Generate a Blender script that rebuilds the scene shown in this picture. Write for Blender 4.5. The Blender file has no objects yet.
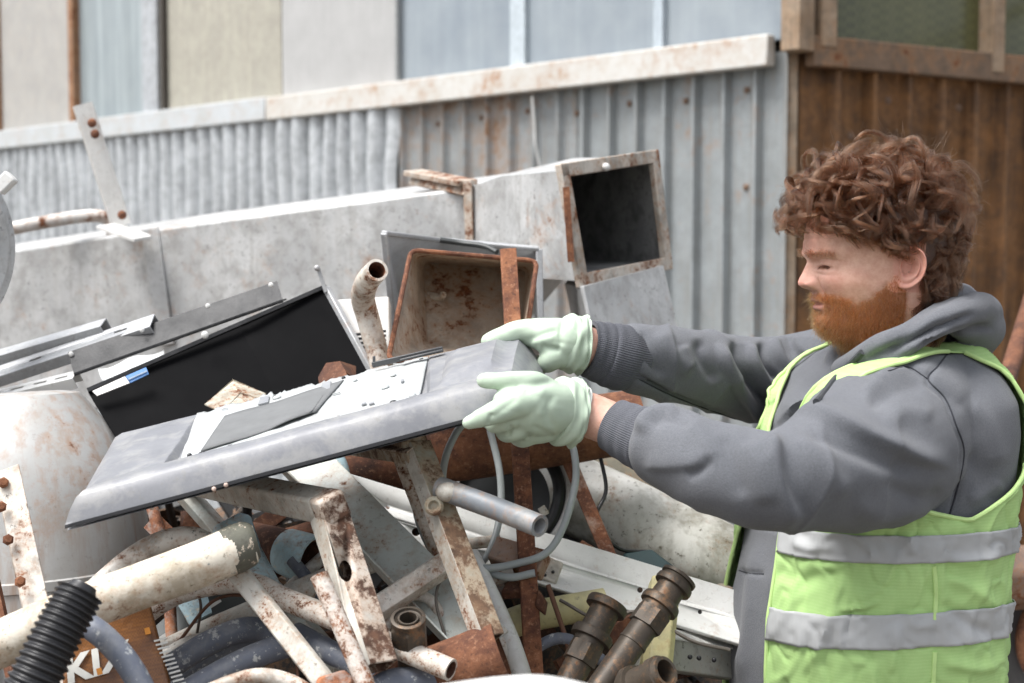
import bpy, bmesh, math, random
import numpy as np
from mathutils import Vector, Matrix, noise as mnoise
random.seed(7)
R = math.radians
SC = bpy.context.scene
COL = SC.collection

# ------------------------------------------------------------------ camera
F = 1422.0
PITCH = R(3.66)
CAM = Vector((0, 0, 1.65))
FWD = Vector((0, math.cos(PITCH), -math.sin(PITCH)))
UP = Vector((0, math.sin(PITCH), math.cos(PITCH)))
RT = Vector((1, 0, 0))

def W(x, y, d):
    """point of the place seen at picture position x, y, at d metres of depth"""
    return CAM + FWD * d + RT * ((x - 512) / F * d) + UP * ((341.5 - y) / F * d)

cd = bpy.data.cameras.new('camera')
cam = bpy.data.objects.new('camera', cd)
COL.objects.link(cam)
cam.location = CAM
cam.rotation_euler = (R(90) - PITCH, 0, 0)
cd.sensor_width = 36
cd.lens = 36 * F / 1024
cd.clip_start = 0.05
cd.clip_end = 2000
cd.dof.use_dof = True
cd.dof.focus_distance = 1.86
cd.dof.aperture_fstop = 5.4
SC.camera = cam

# ------------------------------------------------------------------ light
world = bpy.data.worlds.new('World')
SC.world = world
world.use_nodes = True
nt = world.node_tree
bg = nt.nodes['Background']
sky = nt.nodes.new('ShaderNodeTexSky')
sky.sky_type = 'NISHITA'
sky.sun_disc = False
SUN_EL, SUN_AZ = R(64), R(245)
sky.sun_elevation = SUN_EL
sky.sun_rotation = SUN_AZ
sky.dust_density = 4.0
sky.air_density = 1.0
hs = nt.nodes.new('ShaderNodeHueSaturation')
hs.inputs['Saturation'].default_value = 0.30
nt.links.new(sky.outputs[0], hs.inputs['Color'])
nt.links.new(hs.outputs[0], bg.inputs['Color'])
bg.inputs['Strength'].default_value = 0.096
sl = bpy.data.lights.new('sun', 'SUN')
sl.energy = 1.5
sl.angle = R(28)
sl.color = (1.0, 0.985, 0.965)
sun = bpy.data.objects.new('sun', sl)
COL.objects.link(sun)
sdir = Vector((math.sin(SUN_AZ) * math.cos(SUN_EL), math.cos(SUN_AZ) * math.cos(SUN_EL), math.sin(SUN_EL)))
sun.rotation_euler = sdir.to_track_quat('Z', 'Y').to_euler()
SC.view_settings.view_transform = 'Standard'
SC.view_settings.look = 'None'
SC.view_settings.exposure = 1.58
SC.view_settings.gamma = 1.0
SC.view_settings.use_curve_mapping = False
SC.render.engine = 'CYCLES'
SC.cycles.use_denoising = True
SC.cycles.max_bounces = 6
try:
    SC.cycles_curves.shape = 'RIBBONS'
except Exception:
    pass

# ------------------------------------------------------------------ object helpers
def tag(o, label=None, cat=None, group=None, kind=None):
    if label: o['label'] = label
    if cat: o['category'] = cat
    if group: o['group'] = group
    if kind: o['kind'] = kind
    return o

def empty(name, loc, label, cat, group=None, kind=None):
    o = bpy.data.objects.new(name, None)
    COL.objects.link(o)
    o.location = loc
    o.empty_display_size = 0.05
    o['_o'] = list(loc)
    return tag(o, label, cat, group, kind)

def frame_of(dirv, hint=None):
    d = Vector(dirv).normalized()
    h = Vector(hint) if hint is not None else Vector((0, -1, 0.1))
    n = h - d * h.dot(d)
    if n.length < 1e-4:
        n = Vector((0, 0, 1)) - d * d.z
    n.normalize()
    s = d.cross(n)
    return d, n, s

def crom(pts, k=8):
    """Catmull-Rom through pts (Vectors or tuples of floats)"""
    P = [np.array(p, float) for p in pts]
    if len(P) < 3:
        return [P[0] + (P[-1] - P[0]) * t / k for t in range(k + 1)]
    P = [2 * P[0] - P[1]] + P + [2 * P[-1] - P[-2]]
    out = []
    for i in range(1, len(P) - 2):
        for j in range(k):
            t = j / k
            a, b, c, e = P[i - 1], P[i], P[i + 1], P[i + 2]
            out.append(0.5 * (2 * b + (c - a) * t + (2 * a - 5 * b + 4 * c - e) * t * t + (3 * b - a - 3 * c + e) * t ** 3))
    out.append(P[-2])
    return out

class MB:
    def __init__(s):
        s.v, s.f, s.m = [], [], []
    def add(s, vs, fs, mi=0):
        b = len(s.v)
        s.v += [tuple(v) for v in vs]
        s.f += [tuple(i + b for i in f) for f in fs]
        s.m += [mi] * len(fs)
        return s
    def grid(s, rows, closed_u=False, closed_v=False, mi=0, flip=False):
        n, k = len(rows), len(rows[0])
        vs = [p for r in rows for p in r]
        fs = []
        for i in range(n if closed_v else n - 1):
            for j in range(k if closed_u else k - 1):
                a, b = i * k + j, i * k + (j + 1) % k
                c, e = ((i + 1) % n) * k + (j + 1) % k, ((i + 1) % n) * k + j
                fs.append((a, e, c, b) if flip else (a, b, c, e))
        return s.add(vs, fs, mi)
    def fan(s, ring, mi=0, flip=False):
        c = sum((Vector(p) for p in ring), Vector()) / len(ring)
        n = len(ring)
        fs = [((i, (i + 1) % n, n) if not flip else ((i + 1) % n, i, n)) for i in range(n)]
        return s.add(list(ring) + [c], fs, mi)
    def tube(s, path, rad, n=20, hollow=0.0, caps=(True, True), wob=0.0, mi=0, mi_in=None, flat=1.0, hint=None):
        P = [Vector(p) for p in path]
        k = len(P)
        rs = rad if hasattr(rad, '__len__') else [rad] * k
        T = []
        for i in range(k):
            T.append((P[min(i + 1, k - 1)] - P[max(i - 1, 0)]).normalized())
        _, nrm, _ = frame_of(T[0], hint)
        rings, rin = [], []
        for i in range(k):
            nrm = (nrm - T[i] * nrm.dot(T[i])).normalized()
            sd = T[i].cross(nrm)
            ring, ri = [], []
            for j in range(n):
                a = 2 * math.pi * j / n
                r = rs[i]
                if wob:
                    r *= 1 + wob * mnoise.noise(P[i] * 25 + Vector((math.cos(a), math.sin(a), 0)) * 0.9)
                dv = nrm * math.cos(a) * flat + sd * math.sin(a)
                ring.append(P[i] + dv * r)
                if hollow: ri.append(P[i] + dv * (r - hollow))
            rings.append(ring); rin.append(ri)
        s.grid(rings, closed_u=True, mi=mi, flip=True)
        if hollow:
            s.grid(rin, closed_u=True, mi=mi if mi_in is None else mi_in)
            s.grid([rings[0], rin[0]], closed_u=True, mi=mi)
            s.grid([rings[-1], rin[-1]], closed_u=True, mi=mi, flip=True)
        else:
            if caps[0]: s.fan(rings[0], mi)
            if caps[1]: s.fan(rings[-1], mi, flip=True)
        return s
    def prism(s, A, B, prof, hint=None, roll=0.0, mi=0, taper=1.0, seg=1, sag=None):
        """closed profile [(side, normal)] swept A->B; normal = towards hint (the viewer by default)"""
        A, B = Vector(A), Vector(B)
        d, n, sd = frame_of(B - A, hint)
        q = Matrix.Rotation(roll, 3, d)
        n, sd = q @ n, q @ sd
        rings = []
        for i in range(seg + 1):
            t = i / seg
            c = A.lerp(B, t)
            if sag: c = c + Vector(sag) * (4 * t * (1 - t))
            k = 1 + (taper - 1) * t
            rings.append([c + sd * (p[0] * k) + n * (p[1] * k) for p in prof])
        s.grid(rings, closed_u=True, mi=mi)
        m = len(prof)
        s.add(rings[0], [tuple(range(m))], mi)
        s.add(rings[-1], [tuple(reversed(range(m)))], mi)
        return s
    def bar(s, A, B, w, h, hint=None, roll=0.0, mi=0, off=(0, 0)):
        a, b = w / 2, h / 2
        return s.prism(A, B, [(-a + off[0], -b + off[1]), (a + off[0], -b + off[1]), (a + off[0], b + off[1]), (-a + off[0], b + off[1])], hint, roll, mi)
    def sqtube(s, A, B, w, h, t, hint=None, roll=0.0, mi=0):
        a, b = w / 2, h / 2
        A, B = Vector(A), Vector(B)
        d, n, sd = frame_of(B - A, hint)
        q = Matrix.Rotation(roll, 3, d); n, sd = q @ n, q @ sd
        def ring(c, a, b): return [c + sd * x + n * y for x, y in ((-a, -b), (a, -b), (a, b), (-a, b))]
        o0, o1, i0, i1 = ring(A, a, b), ring(B, a, b), ring(A, a - t, b - t), ring(B, a - t, b - t)
        s.grid([o0, o1], closed_u=True, mi=mi)
        s.grid([i0, i1], closed_u=True, mi=mi, flip=True)
        s.grid([i0, o0], closed_u=True, mi=mi)
        s.grid([o1, i1], closed_u=True, mi=mi)
        return s
    def plate(s, pts, th, nrm=None, mi=0):
        """flat or slightly bent polygon with thickness th away from nrm"""
        P = [Vector(p) for p in pts]
        if nrm is None:
            nn = Vector()
            for i in range(len(P)):
                a, b = P[i], P[(i + 1) % len(P)]
                nn += a.cross(b)
            nn.normalize()
            if nn.dot(CAM - P[0]) < 0:
                nn = -nn; P = P[::-1]
        else:
            nn = Vector(nrm).normalized()
        B = [p - nn * th for p in P]
        k = len(P)
        s.add(P + B, [tuple(range(k)), tuple(reversed(range(k, 2 * k)))] + [(i, i + k, (i + 1) % k + k, (i + 1) % k) for i in range(k)], mi)
        return s
    def lathe(s, A, B, prof, n=24, mi=0, hexat=()):
        """prof [(t along A->B in metres, radius)]; entries whose index is in hexat get six sides"""
        A, B = Vector(A), Vector(B)
        d, nn, sd = frame_of(B - A)
        rings = []
        for i, (t, r) in enumerate(prof):
            ring = []
            for j in range(n):
                a = 2 * math.pi * j / n
                rr = r
                if i in hexat:
                    aa = (a % (math.pi / 3)) - math.pi / 6
                    rr = r * math.cos(math.pi / 6) / math.cos(aa)
                ring.append(A + d * t + nn * (math.cos(a) * rr) + sd * (math.sin(a) * rr))
            rings.append(ring)
        s.grid(rings, closed_u=True, mi=mi, flip=True)
        s.fan(rings[0], mi); s.fan(rings[-1], mi, flip=True)
        return s
    def sphere(s, c, r, n=12, m=8, mi=0, sq=(1, 1, 1)):
        c = Vector(c)
        rows = []
        for i in range(m + 1):
            a = math.pi * i / m
            rows.append([c + Vector((r * sq[0] * math.sin(a) * math.cos(2 * math.pi * j / n), r * sq[1] * math.sin(a) * math.sin(2 * math.pi * j / n), r * sq[2] * math.cos(a))) for j in range(n)])
        return s.grid(rows, closed_u=True, mi=mi, flip=True)
    def build(s, name, mats, parent=None, label=None, cat=None, group=None, kind=None, smooth=38, bevel=0.0, loc=None, solid=0.0, sub=0, merge=False):
        me = bpy.data.meshes.new(name)
        V = np.array(s.v, float)
        if loc is None:
            if parent is not None: loc = Vector(parent['_o'])
            else:
                mn, mx = V.min(0), V.max(0)
                loc = Vector(((mn[0] + mx[0]) / 2, (mn[1] + mx[1]) / 2, mn[2]))
        loc = Vector(loc)
        me.from_pydata([tuple(p) for p in (V - np.array(loc))], [], s.f)
        if not isinstance(mats, (list, tuple)): mats = [mats]
        for m in mats: me.materials.append(m)
        me.polygons.foreach_set('material_index', s.m)
        if merge or True:
            bm = bmesh.new(); bm.from_mesh(me)
            bmesh.ops.remove_doubles(bm, verts=bm.verts, dist=1e-6)
            bmesh.ops.recalc_face_normals(bm, faces=bm.faces)
            bm.to_mesh(me); bm.free()
        if smooth:
            me.shade_smooth()
            me.set_sharp_from_angle(angle=R(smooth))
        o = bpy.data.objects.new(name, me)
        COL.objects.link(o)
        if parent is not None:
            o.parent = parent
            o.location = (0, 0, 0)
            o['_o'] = list(loc)
        else:
            o.location = loc
            o['_o'] = list(loc)
        if solid:
            md = o.modifiers.new('solid', 'SOLIDIFY'); md.thickness = solid; md.offset = -1
        if bevel:
            md = o.modifiers.new('bevel', 'BEVEL'); md.width = bevel; md.segments = 2; md.limit_method = 'ANGLE'; md.angle_limit = R(40)
            md.harden_normals = False
        if sub:
            md = o.modifiers.new('sub', 'SUBSURF'); md.levels = sub; md.render_levels = sub
        return tag(o, label, cat, group, kind)

def bake(o):
    """replace a mesh object's data by its modified mesh"""
    dg = bpy.context.evaluated_depsgraph_get()
    me = bpy.data.meshes.new_from_object(o.evaluated_get(dg), preserve_all_data_layers=True, depsgraph=dg)
    old = o.data
    o.modifiers.clear()
    o.data = me
    bpy.data.meshes.remove(old)
    return o

def cut(o, mb):
    """cut the shapes in mb out of o"""
    c = mb.build('cutter', o.data.materials[0], loc=(0, 0, 0))
    md = o.modifiers.new('cut', 'BOOLEAN'); md.operation = 'DIFFERENCE'; md.object = c; md.solver = 'EXACT'
    bpy.context.view_layer.update()
    bake(o)
    me = c.data
    bpy.data.objects.remove(c); bpy.data.meshes.remove(me)
    return o

# ------------------------------------------------------------------ materials
class N:
    def __init__(s, name):
        s.mat = bpy.data.materials.new(name)
        s.mat.use_nodes = True
        s.t = s.mat.node_tree
        s.b = s.t.nodes['Principled BSDF']
        s.tc = s.t.nodes.new('ShaderNodeTexCoord')
    def n(s, typ, **kw):
        nd = s.t.nodes.new('ShaderNode' + typ)
        for k, v in kw.items(): setattr(nd, k, v)
        return nd
    def l(s, a, b):
        s.t.links.new(a, b)
    def coord(s, seed=0, scale=(1, 1, 1), rot=(0, 0, 0)):
        m = s.n('Mapping')
        m.inputs['Location'].default_value = (seed * 3.17 % 11, seed * 5.31 % 13, seed * 7.77 % 9)
        m.inputs['Scale'].default_value = scale
        m.inputs['Rotation'].default_value = rot
        s.l(s.tc.outputs['Object'], m.inputs['Vector'])
        return m.outputs[0]
    def noise(s, co, scale, detail=5, rough=0.55, dist=0.0):
        nd = s.n('TexNoise')
        nd.inputs['Scale'].default_value = scale
        nd.inputs['Detail'].default_value = detail
        nd.inputs['Roughness'].default_value = rough
        nd.inputs['Distortion'].default_value = dist
        s.l(co, nd.inputs['Vector'])
        return nd.outputs['Fac']
    def ramp(s, fac, stops):
        r = s.n('ValToRGB')
        el = r.color_ramp.elements
        while len(el) < len(stops): el.new(0.5)
        for e, (p, c) in zip(el, stops):
            e.position = p
            e.color = (c, c, c, 1) if not hasattr(c, '__len__') else (*c, 1)
        s.l(fac, r.inputs[0])
        return r.outputs[0]
    def mix(s, fac, a, b, mode='MIX'):
        m = s.n('Mix', data_type='RGBA', blend_type=mode)
        for v, i in ((fac, 0), (a, 6), (b, 7)):
            if hasattr(v, 'links'): s.l(v, m.inputs[i])
            elif i == 0: m.inputs[0].default_value = v
            else: m.inputs[i].default_value = (*v, 1) if hasattr(v, '__len__') else (v, v, v, 1)
        return m.outputs[2]
    def math(s, op, a, b=0.0):
        m = s.n('Math', operation=op)
        for v, i in ((a, 0), (b, 1)):
            if hasattr(v, 'links'): s.l(v, m.inputs[i])
            else: m.inputs[i].default_value = v
        return m.outputs[0]
    def bump(s, h, strength=0.3, dist=0.002, prev=None):
        b = s.n('Bump')
        b.inputs['Strength'].default_value = strength
        b.inputs['Distance'].default_value = dist
        s.l(h, b.inputs['Height'])
        if prev is not None: s.l(prev, b.inputs['Normal'])
        return b.outputs[0]
    def out(s, col=None, rough=None, metal=None, normal=None, spec=None, sheen=None):
        for v, k in ((col, 'Base Color'), (rough, 'Roughness'), (metal, 'Metallic'), (normal, 'Normal'), (spec, 'Specular IOR Level'), (sheen, 'Sheen Weight')):
            if v is None: continue
            if hasattr(v, 'links'): s.l(v, s.b.inputs[k])
            else: s.b.inputs[k].default_value = (*v, 1) if hasattr(v, '__len__') else v
        return s.mat

RUSTS = [(0.30, (0.035, 0.013, 0.006)), (0.5, (0.14, 0.046, 0.016)), (0.68, (0.29, 0.105, 0.035))]
_mc = [0]
def metal_mat(name, c1, c2=None, rust=0.0, rs=22, dirt=0.25, dcol=(0.07, 0.06, 0.045), rough=0.5, metal=0.0, streak=0.0, scol=None, bump=0.25, speck=0.0, chip=0.0, chipc=(0.5, 0.5, 0.48), rcol=None, ds=9, spec=None):
    """worn metal: paint in two tones, grime, streaks, chips and rust with a shape of their own"""
    _mc[0] += 1
    sd = _mc[0]
    g = N(name)
    co = g.coord(sd)
    c2 = c2 or tuple(x * 0.8 for x in c1)
    col = g.mix(g.ramp(g.noise(co, ds * 0.8, 6, 0.6), [(0.35, 0), (0.65, 1)]), c1, c2)
    fine = g.noise(co, 260, 3, 0.6)
    if speck:
        col = g.mix(g.math('MULTIPLY', g.ramp(fine, [(0.42, 1), (0.62, 0)]), speck), col, tuple(x * 0.55 for x in c1))
    if streak:
        st = g.noise(g.coord(sd + 5, (30, 30, 1.6)), 1.6, 5, 0.6)
        col = g.mix(g.math('MULTIPLY', g.ramp(st, [(0.48, 0), (0.72, 1)]), streak), col, scol or dcol)
    if dirt:
        dm = g.noise(g.coord(sd + 2), ds * 2.3, 9, 0.68, 0.3)
        col = g.mix(g.math('MULTIPLY', g.ramp(dm, [(0.47, 0), (0.62, 1)]), dirt * .9), col, dcol)
        sp2 = g.noise(g.coord(sd + 7), 95, 6, 0.75)
        col = g.mix(g.math('MULTIPLY', g.ramp(sp2, [(0.58, 0), (0.67, 1)]), min(1, dirt * 1.3)), col, tuple(x * .6 for x in dcol))
    if chip:
        cm = g.ramp(g.noise(g.coord(sd + 9), 75, 9, 0.72), [(0.64 - 0.2 * chip, 0), (0.68 - 0.2 * chip, 1)])
        col = g.mix(cm, col, chipc)
    ro = g.math('ADD', g.math('MULTIPLY', g.noise(co, ds * 3, 4), 0.3), rough - 0.15)
    h = fine
    me = metal
    if rust:
        rn = g.math('ADD', g.math('MULTIPLY', g.noise(g.coord(sd + 3), rs, 9, 0.7, 0.1), 0.62), g.math('MULTIPLY', g.noise(g.coord(sd + 6), rs * 6, 5, 0.7), 0.38))
        t = 0.5 + (0.5 - rust) * 0.34
        rm = g.ramp(rn, [(t - 0.02, 0), (t + 0.045, 1)])
        rc = g.ramp(g.noise(g.coord(sd + 4), 55, 8, 0.7), rcol or RUSTS)
        halo = g.math('MULTIPLY', g.ramp(rn, [(t - 0.10, 0), (t, 1)]), 0.4)
        col = g.mix(halo, col, (0.34, 0.17, 0.07))
        col = g.mix(rm, col, rc)
        ro = g.mix(rm, ro, 0.9)
        if metal: me = g.math('MULTIPLY', g.math('SUBTRACT', 1.0, rm), metal)
        h = g.math('ADD', g.math('MULTIPLY', fine, 0.5), g.math('MULTIPLY', g.math('MULTIPLY', rm, g.noise(g.coord(sd + 4), 120, 6, 0.7)), 1.3))
    return g.out(col, ro, me, g.bump(h, bump, 0.0015), spec)

def rust_mat(name, bright=1.0, rough=0.9, patch=None, pamt=0.3, sc=1.0):
    _mc[0] += 1
    g = N(name)
    sd = _mc[0]
    n1 = g.noise(g.coord(sd), 14 * sc, 9, 0.7, 0.3)
    b = bright
    col = g.ramp(n1, [(0.28, (0.03 * b, 0.014 * b, 0.010 * b)), (0.45, (0.11 * b, 0.042 * b, 0.022 * b)), (0.6, (0.21 * b, 0.085 * b, 0.04 * b)), (0.78, (0.32 * b, 0.15 * b, 0.075 * b))])
    sp = g.noise(g.coord(sd + 1), 150, 5, 0.7)
    col = g.mix(g.math('MULTIPLY', g.ramp(sp, [(0.55, 0), (0.66, 1)]), 0.6), col, (0.33 * b, 0.17 * b, 0.10 * b))
    col = g.mix(g.math('MULTIPLY', g.ramp(sp, [(0.34, 1), (0.44, 0)]), 0.6), col, (0.03, 0.014, 0.011))
    if patch:
        pm = g.ramp(g.noise(g.coord(sd + 2), 34, 9, 0.72), [(0.56 - 0.2 * pamt, 0), (0.72 - 0.2 * pamt, 1)])
        col = g.mix(pm, col, patch)
    h = g.math('ADD', sp, g.math('MULTIPLY', n1, 1.2))
    return g.out(col, rough, 0.0, g.bump(h, 0.5, 0.0025))

def plain(name, c, rough=0.5, metal=0.0, var=0.2, sc=40, bump=0.1):
    _mc[0] += 1
    g = N(name)
    n1 = g.noise(g.coord(_mc[0]), sc, 6, 0.6)
    col = g.mix(g.ramp(n1, [(0.35, 0), (0.65, 1)]), c, tuple(x * (1 - var) for x in c))
    return g.out(col, rough, metal, g.bump(g.noise(g.coord(_mc[0]), 300, 3), bump, 0.001))
# ================================================================== the place
# ground
g = N('yard_ground')
gc = g.mix(g.ramp(g.noise(g.coord(1), 1.2, 8, 0.6), [(0.35, 0), (0.65, 1)]), (0.10, 0.09, 0.075), (0.19, 0.17, 0.145))
gc = g.mix(g.ramp(g.noise(g.coord(2), 30, 8, 0.7), [(0.5, 0), (0.7, 1)]), gc, (0.07, 0.06, 0.05))
M_ground = g.out(gc, 0.95, 0, g.bump(g.noise(g.coord(3), 18, 8, 0.7), 0.6, 0.02))
mb = MB()
NG = 60
rows = []
for i in range(NG + 1):
    u = (i / NG * 2 - 1); yy = math.copysign(abs(u) ** 3, u) * 600
    row = []
    for j in range(NG + 1):
        v = (j / NG * 2 - 1); xx = math.copysign(abs(v) ** 3, v) * 600
        z = 0.02 * mnoise.noise(Vector((xx, yy, 0)) * 0.9) if abs(xx) < 30 and abs(yy) < 30 else 0
        row.append((xx, yy + 4, z))
    rows.append(row)
mb.grid(rows).build('ground', M_ground, kind='structure', loc=(0, 0, 0), smooth=60)

# ---- shed: two walls meeting at a corner
C0 = np.array([1.075, 5.5]); DL = np.array([-0.712, 0.702]); DR = np.array([0.864, 0.503])
NLn = np.array([-0.702, -0.712]); NRn = np.array([0.503, -0.864])
shed = empty('metal_shed', (C0[0], C0[1], 0), 'long corrugated metal shed behind, grey on one side, brown on the other', 'shed')
def wl(s, o, z): p = C0 + DL * s + NLn * o; return Vector((p[0], p[1], z))
def wr(s, o, z): p = C0 + DR * s + NRn * o; return Vector((p[0], p[1], z))
RZ0, RZ1 = 2.355, 2.475     # rail
def sheet(fn, s0, s1, z1, prof, step, nz, dent):
    rows = []
    ss = np.arange(s0, s1 + 1e-6, step)
    for i in range(nz + 1):
        z = z1 * i / nz
        row = []
        for s_ in ss:
            o = prof(s_)
            dn = dent * mnoise.noise(Vector((s_ * 5, z * 2.2, 1.3))) if dent else 0
            sh = dent * 1.8 * mnoise.noise(Vector((s_ * 2.6, z * 3.5, 7.3))) if dent else 0
            row.append(fn(s_ + sh, o + dn, z))
        rows.append(row)
    m = MB(); m.grid(rows); return m
def trap(p, w, h, ramp_):
    def f(s):
        x = abs(((s + p / 2) % p) - p / 2)
        return h * min(1, max(0, (w / 2 + ramp_ - x) / ramp_))
    return f
M_galvwall = metal_mat('galvanized_wall_sheet', (0.33, 0.355, 0.365), (0.26, 0.28, 0.285), rust=0.06, rs=5, dirt=0.35, dcol=(0.20, 0.21, 0.20), rough=0.55, metal=0.25, streak=0.45, scol=(0.22, 0.20, 0.17), speck=0.25, bump=0.1)
M_galvold = metal_mat('rusty_galvanized_wall_sheet', (0.33, 0.355, 0.365), (0.26, 0.275, 0.28), rust=0.22, rs=2.2, rcol=[(0.3, (0.12, 0.07, 0.045)), (0.5, (0.22, 0.12, 0.065)), (0.7, (0.30, 0.18, 0.10))], dirt=0.5, dcol=(0.20, 0.19, 0.17), rough=0.6, metal=0.25, streak=0.45, scol=(0.25, 0.17, 0.10), speck=0.2, bump=0.1)
M_whitewall = metal_mat('pale_corrugated_sheet', (0.50, 0.525, 0.54), (0.39, 0.41, 0.425), dirt=0.45, dcol=(0.15, 0.155, 0.16), rough=0.5, metal=0.1, streak=0.35, scol=(0.2, 0.2, 0.2), bump=0.1)
M_brownwall = metal_mat('brown_rusty_wall_sheet', (0.215, 0.10, 0.034), (0.085, 0.042, 0.018), rust=0.16, rs=4, rcol=[(0.3, (0.05, 0.028, 0.016)), (0.5, (0.14, 0.07, 0.032)), (0.7, (0.22, 0.12, 0.05))], dirt=0.5, dcol=(0.05, 0.035, 0.025), rough=0.75, streak=0.6, scol=(0.26, 0.13, 0.05), bump=0.15)
sheet(wl, 0.0, 1.12, RZ0 + 0.06, trap(0.15, 0.014, 0.036, 0.010), 0.006, 12, 0.0).build('wall_sheet', M_galvwall, shed, smooth=70, label='grey galvanized ribbed sheet by the corner')
sheet(wl, 1.10, 2.28, RZ0 + 0.06, trap(0.15, 0.014, 0.036, 0.010), 0.006, 12, 0.0).build('wall_sheet', M_galvold, shed, smooth=70, label='ribbed sheet with rust stains')
sheet(wl, 2.26, 9.5, RZ0 + 0.06, lambda s: 0.066 * abs(math.cos(math.pi * s / 0.128)) ** .6 + 0.004, 0.0085, 40, 0.018).build('wall_sheet', M_whitewall, shed, smooth=70, label='pale dented corrugated sheet')
sheet(wr, 0.02, 4.5, RZ0 + 0.06, trap(0.19, 0.026, 0.055, 0.010), 0.006, 12, 0.0).build('wall_sheet', M_brownwall, shed, smooth=70, label='brown rusty ribbed sheet')
# corner angle
M_cornerwood = metal_mat('weathered_corner_strip', (0.30, 0.24, 0.18), (0.20, 0.14, 0.09), rust=0.25, rs=8, dirt=0.5, rough=0.75, streak=0.4)
m = MB(); m.bar(wl(0.0, 0.006, 0), wl(0.0, 0.006, RZ0 + .05), 0.045, 0.02, hint=(-0.1, -1, 0)); m.build('corner_strip', M_cornerwood, shed, bevel=0.003)
# fixings
M_fix = plain('rusty_fixing', (0.20, 0.13, 0.09), .8)
for s_, z in ((.15, 2.28), (.45, 2.26), (.75, 2.27), (.15, 1.9), (1.05, 2.25), (1.35, 2.28), (1.65, 2.27), (1.95, 2.26), (2.25, 2.24), (.6, 1.75)):
    m = MB(); m.lathe(wl(s_ + .06, .001, z), wl(s_ + .06, .03, z), [(0, .014), (.003, .014), (.004, .008), (.010, .007)], 12); m.build('fixing', M_fix, shed)
for s_, z in ((.3, 2.1), (.68, 2.02), (.5, 2.25), (.9, 2.24)):
    m = MB(); m.lathe(wr(s_, .001, z), wr(s_, .03, z), [(0, .016), (.003, .016), (.004, .008), (.010, .007)], 12); m.build('fixing', M_fix, shed)
m = MB(); m.tube(crom([wl(1.31, .075, 2.33), wl(1.30, .07, 2.2), wl(1.29, .075, 2.12), wl(1.27, .06, 2.0)], 6), .005, 8); m.build('hanging_wire', plain('pale_wire', (.6, .6, .58), .5), shed)
# rails
M_railw = metal_mat('white_rusty_rail', (0.56, 0.555, 0.53), (0.50, 0.485, 0.45), rust=0.20, rs=4, dirt=0.3, dcol=(0.40, 0.31, 0.22), rough=0.55, streak=0.0, bump=0.2, rcol=[(0.3, (0.22, 0.09, 0.035)), (0.5, (0.36, 0.17, 0.07)), (0.7, (0.42, 0.24, 0.12))])
M_railp = metal_mat('pale_blue_white_rail', (0.48, 0.51, 0.53), (0.42, 0.44, 0.44), rust=0.10, rs=5, dirt=0.3, dcol=(0.4, 0.33, 0.27), rough=0.5)
M_railb = metal_mat('brown_wooden_rail', (0.20, 0.13, 0.085), (0.13, 0.085, 0.055), rust=0.3, rs=5, dirt=0.5, rough=0.8, streak=0.3)
def railbox(fn, s0, s1, z0, z1, o0, o1, mat, name, label=None, step=0):
    m = MB()
    A, B = fn(s0, (o0 + o1) / 2, (z0 + z1) / 2), fn(s1, (o0 + o1) / 2, (z0 + z1) / 2)
    n = fn(0, 1, 0) - fn(0, 0, 0)
    m.bar(A, B, z1 - z0, o1 - o0, hint=n)
    return m.build(name, mat, shed, bevel=0.006, label=label)
railbox(wl, 0.06, 3.3, RZ0, RZ1, 0.03, 0.085, M_railw, 'sill_rail', 'cream rail with rust stains')
railbox(wl, 3.302, 9.5, RZ0, RZ1 + 0.005, 0.03, 0.09, M_railp, 'sill_rail', 'pale blue grey rail')
railbox(wr, 0.03, 4.5, RZ0 - 0.005, RZ1 - 0.01, 0.03, 0.085, M_railb, 'sill_rail', 'brown weathered rail')
# window posts, glass and boards on the grey side: (s from px)
def s_of(px, o=0.0):
    r = (px - 512) / F
    c = C0 + NLn * o
    return (c[0] - r * c[1]) / (r * DL[1] - DL[0])
def sr_of(px, o=0.0):
    r = (px - 512) / F
    c = C0 + NRn * o
    return (c[0] - r * c[1]) / (r * DR[1] - DR[0])
def glassmat(name, c, c2, rough=0.18, streak=0.4, mesh=False):
    _mc[0] += 1
    g = N(name)
    st = g.noise(g.coord(_mc[0], (14, 14, 0.8)), 1.5, 5, 0.6)
    col = g.mix(g.ramp(g.noise(g.coord(_mc[0]), 2.2, 5, 0.6), [(0.35, 0), (0.65, 1)]), c, c2)
    col = g.mix(g.math('MULTIPLY', g.ramp(st, [(0.42, 0), (0.7, 1)]), streak), col, tuple(min(1, x * 1.5 + .03) for x in c))
    if mesh:
        wv = g.n('TexChecker'); wv.inputs['Scale'].default_value = 45
        g.l(g.coord(1), wv.inputs['Vector'])
        col = g.mix(g.math('MULTIPLY', wv.outputs['Fac'], 0.25), col, (0.16, 0.17, 0.07))
    return g.out(col, rough, 0, None, 0.5)
M_teal = glassmat('teal_grey_glass', (0.25, 0.285, 0.295), (0.20, 0.235, 0.25), 0.3, 0.5)
M_blue = glassmat('dusty_blue_glass', (0.27, 0.305, 0.33), (0.19, 0.225, 0.26), .3, .15)
M_olive = glassmat('olive_wired_glass', (0.085, 0.085, 0.035), (0.055, 0.06, 0.03), 0.25, 0.2, True)
M_cream = metal_mat('cream_board', (0.36, 0.35, 0.33), (0.31, 0.305, 0.29), dirt=0.2, dcol=(0.42, 0.36, 0.30), rough=0.7, streak=0.3, scol=(0.48, 0.44, 0.40))
M_yel = metal_mat('straw_yellow_board', (0.36, 0.345, 0.29), (0.315, 0.30, 0.255), dirt=0.15, rough=0.7, streak=0.2, scol=(0.66, 0.6, 0.48))
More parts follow.
